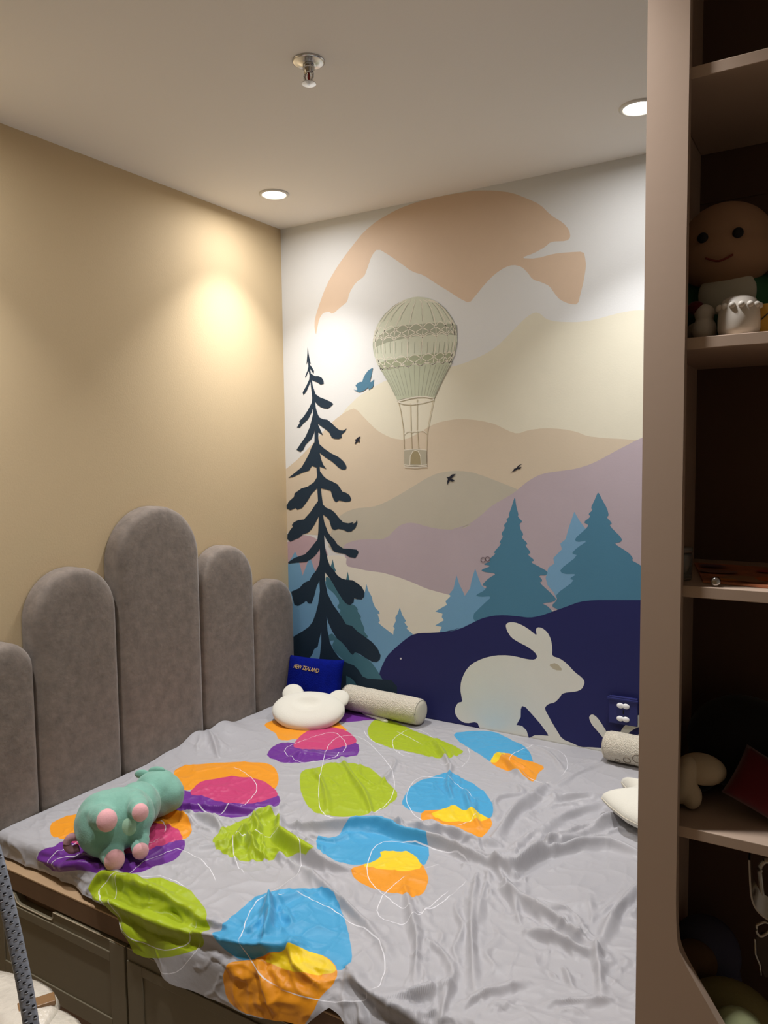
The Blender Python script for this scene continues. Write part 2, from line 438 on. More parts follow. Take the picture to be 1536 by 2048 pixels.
dark = (CA([(472, 35), (490, 150), (510, 250), (527, 322), (497, 312), (560, 400), (582, 440), (575, 490), (545, 450), (512, 400), (530, 490), (600, 530), (660, 530), (715, 560), (745, 610), (750, 662), (695, 678), (650, 645), (545, 600), (560, 690), (610, 840), (680, 890), (780, 930), (870, 970), (912, 1005), (870, 1050), (820, 1090), (760, 1085), (690, 1055), (635, 1010), (600, 965), (615, 1080), (650, 1190), (680, 1240), (740, 1265), (810, 1275), (870, 1320), (950, 1400), (1020, 1455), (1080, 1460), (1140, 1425), (1115, 1480), (1050, 1530), (1055, 1585), (1000, 1605), (930, 1600), (885, 1580), (840, 1490), (780, 1440), (700, 1385), (645, 1340), (680, 1420), (735, 1540), (655, 1490), (655, 1590), (675, 1690), (760, 1770), (880, 1850), (1000, 1910), (1060, 1960)])
        + CB([(1100, 210), (1130, 260), (1140, 300), (1120, 335), (1060, 335), (1000, 300), (950, 250), (880, 190), (780, 130), (680, 50), (710, 170), (740, 250), (795, 325), (680, 285), (685, 360), (740, 440), (800, 495), (900, 540), (985, 585), (1030, 650), (1065, 710), (1130, 730), (1190, 770), (1220, 840), (1200, 875), (1120, 885), (1010, 860), (960, 890), (925, 860), (895, 790), (870, 700), (790, 675), (700, 655), (715, 780), (735, 930), (790, 985), (880, 1020), (940, 1070), (1010, 1160), (1080, 1235), (1170, 1250), (1260, 1230), (1230, 1265), (1290, 1240), (1315, 1190), (1325, 1240), (1290, 1330), (1220, 1390), (1150, 1395), (1080, 1360), (1000, 1345), (930, 1365), (885, 1340), (860, 1260), (840, 1190), (790, 1140), (735, 1100), (760, 1240), (820, 1400), (870, 1470), (930, 1530), (980, 1610), (1080, 1680), (1200, 1685), (1310, 1700), (1345, 1740), (1320, 1800), (1285, 1845), (1180, 1825), (1110, 1775), (1000, 1755), (930, 1735), (890, 1690), (860, 1620), (800, 1540), (755, 1450), (765, 1620), (790, 1750), (815, 1860)])
        + CC([(615, 0), (640, 70), (690, 130), (740, 200), (790, 235), (850, 252), (930, 258), (990, 295), (1050, 345), (1085, 410), (1080, 470), (1045, 505), (990, 500), (950, 490), (945, 540), (900, 578), (860, 565), (820, 530), (780, 470), (730, 390), (680, 300), (640, 235), (575, 155), (580, 280), (610, 430), (680, 570), (760, 680), (850, 825), (920, 840), (1000, 920), (1080, 975), (1180, 1050), (1250, 1130), (1290, 1220), (1280, 1275), (1240, 1305), (1180, 1300), (1100, 1255), (1020, 1200), (960, 1180), (935, 1215), (900, 1190), (850, 1120), (790, 1050), (730, 1005), (670, 910), (620, 800), (597, 720), (610, 900), (640, 1050), (690, 1160), (760, 1250), (850, 1310), (950, 1350), (1000, 1400), (1060, 1490), (1120, 1515), (1310, 1530), (1430, 1540), (1500, 1620), (1500, 1900), (60, 1900), (60, 1300), (120, 1010), (200, 965), (300, 905), (370, 855), (420, 790), (460, 680), (490, 560), (512, 400), (505, 265), (470, 340), (440, 460), (405, 555), (370, 555), (335, 520), (300, 550), (230, 585), (185, 570), (145, 405), (250, 360), (310, 290), (380, 260), (410, 200), (460, 140), (500, 60), (510, 0)])
        + CB([(685, 1780), (682, 1690), (620, 1780), (560, 1840), (450, 1910), (300, 1920), (150, 1940), (140, 1915), (250, 1840), (430, 1780), (520, 1680), (640, 1530), (655, 1400), (665, 1125), (600, 1260), (540, 1350), (480, 1410), (390, 1440), (330, 1500), (270, 1520), (180, 1565), (125, 1520), (130, 1440), (180, 1360), (220, 1310), (205, 1280), (240, 1230), (320, 1195), (410, 1185), (520, 1060), (600, 940), (650, 870), (638, 652), (540, 750), (470, 870), (380, 990), (300, 1020), (270, 990), (180, 1030), (120, 1000), (115, 950), (150, 880), (240, 800), (250, 740), (370, 655), (480, 620), (580, 550), (630, 470), (635, 430), (625, 300), (545, 270), (500, 350), (380, 390), (220, 465), (145, 475), (240, 400), (370, 295), (420, 210), (490, 80), (525, -10)])
        + CA([(540, 1740), (590, 1660), (595, 1440), (585, 1500), (540, 1600), (440, 1700), (400, 1790), (350, 1825), (285, 1790), (310, 1750), (440, 1560), (510, 1400), (545, 1260), (565, 1180), (557, 1080), (540, 1150), (480, 1270), (400, 1340), (340, 1415), (290, 1410), (340, 1330), (330, 1300), (400, 1230), (480, 1110), (545, 980), (550, 900), (535, 760), (520, 620), (500, 680), (450, 800), (400, 855), (388, 810), (450, 700), (500, 590), (505, 520), (490, 440), (440, 560), (430, 540), (470, 440), (485, 370), (480, 270), (455, 335), (460, 260), (468, 150)]))
painted('painted_dark_fir', dark, (27, 47, 64), 0)
painted('painted_blue_gap', CC([(528, 925), (495, 1060), (485, 1110), (440, 1140), (420, 1200), (375, 1265), (330, 1400), (480, 1400), (515, 1200), (530, 1050)]), BLUE, 0)
painted('painted_teal_grass', CC([(850, 1480), (910, 1510), (960, 1560), (990, 1620), (850, 1620)]), TEAL2, 0)
CREAM = (232, 232, 222)
painted('painted_white_rabbit', C3([(70, 1615), (45, 1620), (28, 1650), (28, 1680), (50, 1715), (90, 1735), (150, 1725), (165, 1760), (190, 1800), (200, 2050), (1060, 2150), (1060, 1980), (850, 1872), (780, 1866), (725, 1866), (680, 1845), (620, 1820), (590, 1770), (560, 1720), (525, 1655), (530, 1640), (550, 1625), (580, 1620), (610, 1590), (620, 1570), (650, 1562), (700, 1558), (730, 1545), (745, 1515), (745, 1500), (730, 1480), (690, 1450), (650, 1405), (610, 1375), (565, 1362), (568, 1320), (560, 1270), (540, 1230), (510, 1205), (485, 1202), (475, 1215), (482, 1250), (440, 1215), (400, 1190), (360, 1175), (325, 1175), (308, 1188), (315, 1220), (340, 1260), (380, 1285), (430, 1310), (470, 1340), (485, 1365), (470, 1382), (430, 1380), (370, 1365), (320, 1357), (250, 1358), (180, 1375), (120, 1405), (85, 1445), (62, 1500), (58, 1550), (65, 1590)]), CREAM, 1)
painted('painted_leg_gap', C3([(400, 1638), (393, 1655), (392, 1700), (368, 1743), (400, 1748), (425, 1775), (437, 1815), (470, 1800), (510, 1800), (545, 1803), (540, 1790), (500, 1735), (460, 1690), (420, 1645)]), NAVY, 0)
painted('painted_rabbit_eye', C3([(545, 1408), (590, 1398), (628, 1442), (580, 1440)]), (196, 188, 164), 1)
painted('painted_rabbit_ear', C3([(775, 1690), (770, 1705), (785, 1740), (820, 1780), (865, 1835), (890, 1820), (850, 1750), (815, 1700), (790, 1683)]), CREAM, 1)
painted('painted_rabbit_ear', C3([(930, 1810), (955, 1760), (980, 1735), (1000, 1715), (1030, 1695), (1120, 1650), (1120, 1720), (1060, 1748), (1020, 1765), (985, 1790), (970, 1810)]), CREAM, 1)
painted('painted_rabbit_head', C3([(980, 1830), (1020, 1805), (1060, 1790), (1140, 1775), (1200, 1800), (1230, 1860), (1200, 1930), (1000, 1930)]), CREAM, 2)

painted_lines('painted_ring_mark', [[(x + 4.5 * math.cos(k * math.pi / 8), y + 4.5 * math.sin(k * math.pi / 8)) for k in range(17)] for x, y in ((966.5, 1119.5), (975.5, 1118))], 0.003, (120, 104, 112))
painted('painted_speck', [(802 + 2 * math.cos(k), 1317 + 2 * math.sin(k)) for k in range(6)], (214, 214, 220), 0)
# birds
painted('painted_blue_bird', T(690, 720, 0.052083, [(1060, 300), (1075, 310), (1045, 460), (1020, 600), (965, 820), (1000, 850), (1060, 800), (1130, 740), (1105, 820), (1105, 960), (1060, 1060), (920, 1140), (895, 1050), (800, 1130), (700, 1200), (560, 1240), (470, 1210), (330, 1130), (440, 1160), (490, 1120), (410, 980), (500, 880), (580, 845), (670, 840), (720, 680), (780, 560), (900, 400)]), (78, 124, 150), 0)
painted('painted_small_bird', T(700, 860, 0.039063, [(560, 350), (480, 470), (440, 510), (510, 490), (510, 620), (480, 640), (430, 590), (370, 640), (270, 720), (240, 690), (300, 600), (290, 530), (240, 490), (330, 460), (420, 370), (500, 340)]), (24, 28, 44), 0)
painted('painted_small_bird', T(880, 920, 0.117188, [(275, 238), (230, 280), (195, 320), (255, 345), (205, 372), (175, 345), (155, 375), (130, 428), (125, 370), (140, 320), (115, 300), (165, 285), (210, 245)]), (24, 28, 44), 0)
painted('painted_small_bird', T(880, 920, 0.117188, [(1412, 68), (1370, 95), (1335, 128), (1395, 118), (1375, 150), (1330, 152), (1280, 185), (1205, 215), (1265, 170), (1260, 150), (1300, 140), (1345, 88)]), (24, 28, 44), 0)

# hot-air balloon, drawn in brush lines
env = CQ([(600, 72), (480, 105), (360, 175), (265, 265), (190, 370), (150, 480), (138, 590), (150, 690), (190, 800), (260, 920), (330, 1040), (405, 1190), (500, 1165), (600, 1150), (700, 1150), (800, 1175), (850, 1060), (920, 920), (990, 790), (1035, 660), (1052, 540), (1040, 420), (1000, 310), (920, 200), (820, 120), (710, 80)])
balloon = painted('painted_balloon', env, (200, 204, 184), 1)
painted('balloon_lower_panel', CQ([(190, 800), (260, 920), (330, 1040), (405, 1190), (500, 1165), (600, 1150), (700, 1150), (800, 1175), (850, 1060), (920, 920), (970, 780), (820, 790), (600, 800), (430, 830), (290, 850)]), (182, 188, 164), 0, balloon)
painted('balloon_band', CQ([(170, 520), (280, 450), (380, 400), (480, 380), (600, 372), (740, 360), (860, 350), (960, 365), (1042, 375), (1050, 490), (940, 480), (840, 478), (730, 490), (610, 500), (490, 520), (380, 545), (280, 570), (165, 620)]), (160, 164, 144), 0, balloon)
painted('balloon_band', CQ([(195, 790), (300, 760), (430, 735), (600, 705), (740, 690), (860, 680), (990, 680), (965, 770), (850, 780), (720, 790), (590, 805), (430, 835), (300, 860), (225, 850)]), (160, 166, 138), 0, balloon)
def half_l(y): return np.interp(y, [72, 105, 175, 265, 370, 480, 590, 690, 800, 920, 1040, 1190], [600, 480, 360, 265, 190, 150, 138, 150, 190, 260, 330, 405])
def half_r(y): return np.interp(y, [72, 120, 200, 310, 420, 540, 660, 790, 920, 1060, 1175], [600, 820, 920, 1000, 1040, 1052, 1035, 990, 920, 850, 800])
gores, folds = [], []
for k in range(1, 9):
    u = (1 - math.cos(math.pi * k / 9)) / 2
    gores.append(CQ([(half_l(y) + (half_r(y) - half_l(y)) * u, y) for y in range(105, 790, 25)]))
for k in range(1, 20):
    u = (1 - math.cos(math.pi * k / 20)) / 2
    folds.append(CQ([(half_l(y) + (half_r(y) - half_l(y)) * u, y) for y in range(810, 1150, 30)]))
    if k % 2: folds.append(CQ([(half_l(y) + (half_r(y) - half_l(y)) * u, y) for y in range(140, 360, 25)]))
    folds.append(CQ([(half_l(y) + (half_r(y) - half_l(y)) * u, y) for y in range(560, 690, 25)]))
painted_lines('balloon_folds', folds, 0.0022, (158, 160, 142), balloon)
scal = []
for base_y, hgt, flip in ((415, 50, 1), (520, 35, 1), (740, 40, 1), (830, 30, 1)):
    for k in range(9):
        u0, u1 = [(1 - math.cos(math.pi * q / 9)) / 2 for q in (k, k + 1)]
        tilt = lambda u: -75 * (u - 0.5)
        ln = []
        for j in range(7):
            t = j / 6
            u = u0 + (u1 - u0) * t
            y = base_y + tilt(u) - hgt * math.sin(math.pi * t)
            ln.append((half_l(y) + (half_r(y) - half_l(y)) * u, y))
        scal.append(CQ(ln))
    if base_y in (415, 740):
        for k in range(9):
            u0, u1 = [(1 - math.cos(math.pi * q / 9)) / 2 for q in (k, k + 1)]
            for a, b in ((u0, u1), (u1, u0)):
                y0, y1 = base_y - 75 * (a - 0.5), base_y + 85 - 75 * (b - 0.5)
                scal.append(CQ([(half_l(y0) + (half_r(y0) - half_l(y0)) * a, y0), (half_l(y1) + (half_r(y1) - half_l(y1)) * b, y1)]))
LN = (222, 216, 200)
painted_lines('balloon_trim', scal + gores, 0.003, LN, balloon)
painted_lines('balloon_ropes', [CQ([(415, 1200), (440, 1300), (470, 1500), (478, 1720)]), CQ([(545, 1220), (552, 1500), (560, 1720)]), CQ([(618, 1170), (618, 1500), (632, 1720)]), CQ([(795, 1180), (765, 1330), (728, 1520), (718, 1720)])], 0.0028, (192, 180, 152), balloon)
painted_lines('balloon_mouth', [CQ([(405, 1200), (460, 1185), (540, 1165), (620, 1152), (710, 1150), (800, 1168)]), CQ([(405, 1205), (470, 1225), (560, 1230), (680, 1212), (800, 1180)])], 0.004, LN, balloon)
painted('balloon_basket', CQ([(478, 1725), (600, 1715), (720, 1725), (722, 1880), (600, 1895), (480, 1885)]), (176, 170, 150), 0, balloon)
painted('balloon_door', CQ([(545, 1880), (550, 1790), (575, 1740), (600, 1728), (630, 1740), (652, 1790), (658, 1880)]), (158, 146, 112), 0, balloon)
painted_lines('balloon_basket_lines', [CQ([(540, 1885), (545, 1790), (572, 1740), (600, 1728), (632, 1740), (656, 1790), (662, 1885)]), CQ([(476, 1885), (600, 1898), (726, 1885)]), CQ([(480, 1905), (600, 1912), (726, 1902)]), CQ([(478, 1725), (600, 1715), (720, 1725)]), CQ([(478, 1550), (500, 1525), (530, 1515), (555, 1530), (585, 1515), (612, 1525), (640, 1512), (680, 1512), (722, 1545)])], 0.003, LN, balloon)

# ------------------------------------------------------------------ downlights and sprinkler
LAMP_LABELS = ['round recessed downlight above the tan wall corner', 'round recessed downlight above the mural beside the bookcase',
               'round recessed downlight outside the picture over the headboard end', 'round recessed downlight outside the picture in front of the bookcase']
for i, (x, y) in enumerate(LAMPS):
    t = empty('ceiling_downlight', (x, y, H), LAMP_LABELS[i], 'ceiling light', 'recessed ceiling downlights')
    bm = add_lathe(bmesh.new(), [(0.056, 0.0), (0.056, -0.003), (0.050, -0.006), (0.044, -0.005), (0.043, -0.001), (0.043, 0.0)], (x, y, H), n=40, cap=False)
    bm_obj('trim_ring', bm, M['trim'], t, True)
    bm = add_lathe(bmesh.new(), [(0.0005, -0.0035), (0.03, -0.0032), (0.0432, -0.002)], (x, y, H), n=40, cap=False)
    bm_obj('lens', bm, M['lens'], t, True)
    for power, spread in ((LAMP_BEAM, 92), (LAMP_SPILL, 175)):
        ld = bpy.data.lights.new('downlight', 'AREA')
        ld.shape = 'DISK'
        ld.size = 0.085
        ld.energy = power
        ld.color = LAMP_COL
        ld.spread = math.radians(spread)
        lo = bpy.data.objects.new('downlight_lamp', ld)
        col.objects.link(lo)
        lo.parent = t
        lo.location = (0, 0, -0.009)

sp = at(617, 122, 2, H)
t = empty('fire_sprinkler', sp, 'chrome fire sprinkler head on the white ceiling', 'sprinkler')
bm_obj('escutcheon', add_lathe(bmesh.new(), [(0.040, 0), (0.040, -0.003), (0.036, -0.005), (0.030, -0.004), (0.020, -0.009), (0.012, -0.010)], sp, n=36), M['chrome'], t, True)
bm_obj('stem', add_lathe(bmesh.new(), [(0.014, -0.008), (0.015, -0.020), (0.012, -0.024), (0.012, -0.030)], sp, n=24), M['chrome'], t, True)
bm = bmesh.new()
for s in (-1, 1):
    add_tube(bm, spline([sp + Vector((s * 0.010, 0, -0.028)), sp + Vector((s * 0.013, 0, -0.038)), sp + Vector((s * 0.004, 0, -0.052))], 4), 0.003, 8)
bm_obj('frame_arms', bm, M['chrome'], t, True)
bm_obj('bulb', add_lathe(bmesh.new(), [(0.002, -0.028), (0.004, -0.038), (0.002, -0.050)], sp, n=12), mat('sprinkler_bulb', (150, 40, 40), 0.2), t, True)
bm = add_lathe(bmesh.new(), [(0.004, -0.050), (0.018, -0.053), (0.018, -0.055), (0.004, -0.056)], sp, n=12)
bm_obj('deflector', bm, M['chrome'], t)

# ------------------------------------------------------------------ bed: frame, headboard, mattress
BX1 = 1.86                    # foot end
MT = 0.512                    # mattress top
LZ = 0.448                    # ledge top
FY = -1.472                   # front face of the frame
MY = -1.437                   # front face of the mattress
bed = empty('storage_bed', (0.1, FY, 0), 'brown wooden storage bed with olive grey drawer fronts', 'bed')
box('bed_base', (0.085, FY + 0.022, 0.03), (BX1, -0.012, LZ - 0.0055), M['rail'], bed, 0.002)
box('ledge_board', (0.085, FY, LZ - 0.005), (BX1, -0.012, LZ), M['ledge'], bed, 0.0012)
box('side_rail', (0.085, FY + 0.0005, 0.392), (BX1, FY + 0.022, LZ - 0.0052), M['rail'], bed, 0.001)
box('plinth', (0.085, FY + 0.012, 0.0), (BX1, FY + 0.022, 0.125), M['rail'], bed, 0.001)
def drawer(x0, x1, notch):
    zt, zb = 0.386, 0.135
    y0 = FY - 0.004
    yb = FY + 0.020
    top = [(x0, zt)]
    if notch:
        a, b = notch
        top += [(a, zt), (a + 0.004, zt - 0.008), (a + 0.012, zt - 0.020), (a + 0.026, zt - 0.024), (b - 0.02, zt - 0.024), (b - 0.003, zt - 0.022), (b, zt - 0.016), (b + 0.002, zt)]
    top += [(x1, zt)]
    out = top + [(x1, zb), (x0, zb)]
    d = empty_part('drawer', bed)
    bm = add_prism(bmesh.new(), [(x, y0, z) for x, z in out], (0, yb - y0, 0))
    front = bm_obj('drawer_front', bm, M['drawer'], d)
    # raised shaker frame
    fw = 0.055
    for lo, hi in (((x0 + 0.001, y0 - 0.0042, zb), (x0 + fw, y0, zt - 0.03)), ((x1 - fw, y0 - 0.0042, zb), (x1 - 0.001, y0, zt - 0.001)),
                   ((x0 + fw, y0 - 0.0042, zb), (x1 - fw, y0, zb + 0.045)), ((x0 + fw, y0 - 0.0042, zt - fw), (x1 - fw, y0, zt - 0.030))):
        box('frame_strip', lo, hi, M['drawer'], d, 0.0014)
    # pale edge band along the top with the finger notch
    bm = bmesh.new()
    add_tube(bm, [(x, y0 - 0.001, z + 0.0005) for x, z in top], 0.0013, 6)
    bm_obj('edge_band', bm, M['drawer_edge'], d)
def empty_part(name, parent):
    o = bpy.data.objects.new(name, None)
    col.objects.link(o)
    o.parent = parent
    o.empty_display_size = 0.03
    return o
drawer(0.09, 0.648, (0.198, 0.366))
drawer(0.654, 1.25, (0.85, 1.03))
drawer(1.256, BX1, (1.46, 1.63))

mt = box('mattress', (0.085, MY, LZ), (BX1 - 0.01, -0.014, MT - 0.006), M['mattress'], None, 0.025, 4, True)
tag(mt, 'thin grey mattress lying on the storage bed under the printed sheet', 'mattress')

hb = empty('headboard', (0.0, -0.7, 0.4), 'grey velvet headboard of rounded upright pads against the tan wall', 'headboard')
def panel(y0, y1, top, th=0.068):
    """upholstered pad with a round top: domed front, soft rim"""
    yc, r = (y0 + y1) / 2, (y1 - y0) / 2 - 0.0008
    zc = top - r
    zb = 0.40
    ns, nr = 30, 7
    base = []
    for k in range(ns + 1):
        a = math.pi * k / ns
        base.append((yc + r * math.cos(a), zc + r * math.sin(a)))
    nd = 16
    left = [(yc - r, zc + (zb - zc) * k / nd) for k in range(1, nd + 1)]
    right = [(yc + r, zb + (zc - zb) * k / nd) for k in range(0, nd)]
    outl = base + left + right
    bm = bmesh.new()
    rings = []
    prof = [(0.0, 0.004), (0.0, th - 0.022), (0.003, th - 0.012), (0.010, th - 0.003), (0.022, th + 0.001), (0.045, th + 0.0035), (0.070, th + 0.0045), (0.0705, th + 0.0045), (0.082, th + 0.0045)]
    for inset, x in prof:
        ring = []
        for (y, z) in outl:
            if z >= zc:
                f = (r - inset) / r
                p = (x, yc + (y - yc) * f, zc + (z - zc) * f)
            else:
                f = (r - inset) / r
                p = (x, yc + (y - yc) * f, z)
            ring.append(bm.verts.new(p))
        rings.append(ring)
    n = len(outl)
    for a, b in zip(rings, rings[1:]):
        for k in range(n):
            bm.faces.new((a[k], b[k], b[(k + 1) % n], a[(k + 1) % n]))
    f = bm.faces.new(rings[-1])
    bmesh.ops.triangulate(bm, faces=[f])
    bmesh.ops.recalc_face_normals(bm, faces=bm.faces)
    o = bm_obj('panel', bm, M['velvet'], hb, True)
    for p in o.data.polygons:
        if p.normal.x > 0.9995: p.use_smooth = False
    return o
for a in ((-1.475, -1.292, 1.047), (-1.290, -0.985, 1.236), (-0.983, -0.602, 1.408), (-0.600, -0.303, 1.232), (-0.301, -0.045, 1.058)):
    panel(*a)

# ------------------------------------------------------------------ the printed sheet
SX0, SX1 = 0.074, BX1 + 0.004
ZS = MT + 0.004
Y1 = -1.418                     # where the top starts to round over the mattress edge
# px -> cloth coordinates (x, arc length from the mural wall)
SEGS = [((-0.004, ZS), (Y1, ZS)), ((Y1, ZS), (FY - 0.012, LZ + 0.012)), ((FY - 0.012, LZ + 0.012), (FY - 0.018, -0.2))]
ARC = [0.0]
for a, b in SEGS: ARC.append(ARC[-1] + math.hypot(b[0] - a[0], b[1] - a[1]))
def cloth(p):
    r = ray(*p)
    best = None
    for i, (a, b) in enumerate(SEGS):
        ny, nz = -(b[1] - a[1]), (b[0] - a[0])
        den = ny * r.y + nz * r.z
        if abs(den) < 1e-9: continue
        s = (ny * (a[0] - CAM.y) + nz * (a[1] - CAM.z)) / den
        if s <= 0: continue
        q = CAM + r * s
        L = math.hypot(b[0] - a[0], b[1] - a[1])
        u = ((q.y - a[0]) * (b[0] - a[0]) + (q.z - a[1]) * (b[1] - a[1])) / (L * L)
        lo = -0.6 if i == 0 else -1e-3
        if lo <= u <= 1.001 and (best is None or s < best[0]):
            best = (s, q.x, ARC[i] + u * L)
    return (best[1], best[2]) if best else (q.x, 1.6)

K5 = lambda p: T(0, 1400, 0.40365, p)
K6 = lambda p: T(500, 1280, 0.52083, p)
K7 = lambda p: T(400, 1600, 0.58594, p)
KY = lambda p: T(440, 1880, 0.22135, p)
# hem: arc length of the cloth edge for each x
hem_px = [(170, 1795), (182, 1797), (200, 1806), (221, 1815), (234, 1834), (246, 1852), (258, 1873), (273, 1899), (293, 1911), (307, 1913), (330, 1944), (347, 1957), (383, 1973), (420, 1993), (460, 2005), (500, 2019), (528, 2027), (575, 2034), (598, 2042), (613, 2046), (624, 2035), (657, 2013), (672, 2024), (686, 2041), (700, 2060)]
hem = [cloth(p) for p in hem_px]
hem = [(0.0, ARC[1] + 0.075)] + [h for h in hem if True] + [(1.5, 1.86), (SX1, 1.84)]
hx = np.array([h[0] for h in hem]); ht = np.array([h[1] for h in hem])
o_ = np.argsort(hx); hx, ht = hx[o_], ht[o_]

nx = int((SX1 - SX0) / 0.0033); nt_ = 580
gx = np.linspace(SX0, SX1, nx)
tmax = np.interp(gx, hx, ht)
S = np.linspace(0, 1, nt_) ** 0.97
GX = np.repeat(gx[:, None], nt_, 1)
GT = tmax[:, None] * S[None, :]
# side profile: tucked beside the mattress on the left, spilling over the ledge on the right
def prof_eval(segs, t):
    y = np.zeros_like(t); z = np.zeros_like(t)
    arc = [0.0]
    for a, b in zip(segs, segs[1:]): arc.append(arc[-1] + math.hypot(b[0] - a[0], b[1] - a[1]))
    y = np.interp(t, arc, [s[0] for s in segs]); z = np.interp(t, arc, [s[1] for s in segs])
    return y, z
def rounded(a, b, c, r=0.02, n=6):
    a, b, c = [np.array(v, float) for v in (a, b, c)]
    p = b + (a - b) / np.linalg.norm(a - b) * r; q = b + (c - b) / np.linalg.norm(c - b) * r
    return [tuple((1 - u) ** 2 * p + 2 * u * (1 - u) * b + u * u * q) for u in np.linspace(0, 1, n)]
tuck = [(-0.004, ZS)] + rounded((-0.004, ZS), (MY - 0.006, ZS), (MY - 0.008, LZ + 0.004), 0.022) + [(MY - 0.008, LZ + 0.004), (FY - 0.004, LZ + 0.003), (FY - 0.012, LZ - 0.01), (FY - 0.014, -0.4)]
spill = [(-0.004, ZS)] + rounded((-0.004, ZS), (Y1, ZS), (FY - 0.012, LZ + 0.012), 0.02) + rounded((Y1, ZS), (FY - 0.012, LZ + 0.012), (FY - 0.018, -0.2), 0.02) + [(FY - 0.020, -0.4)]
ya, za = prof_eval(tuck, GT)
yb_, zb_ = prof_eval(spill, GT)
bl = np.clip((GX - 0.40) / 0.16, 0, 1); bl = bl * bl * (3 - 2 * bl)
PY = ya * (1 - bl) + yb_ * bl
PZ = za * (1 - bl) + zb_ * bl

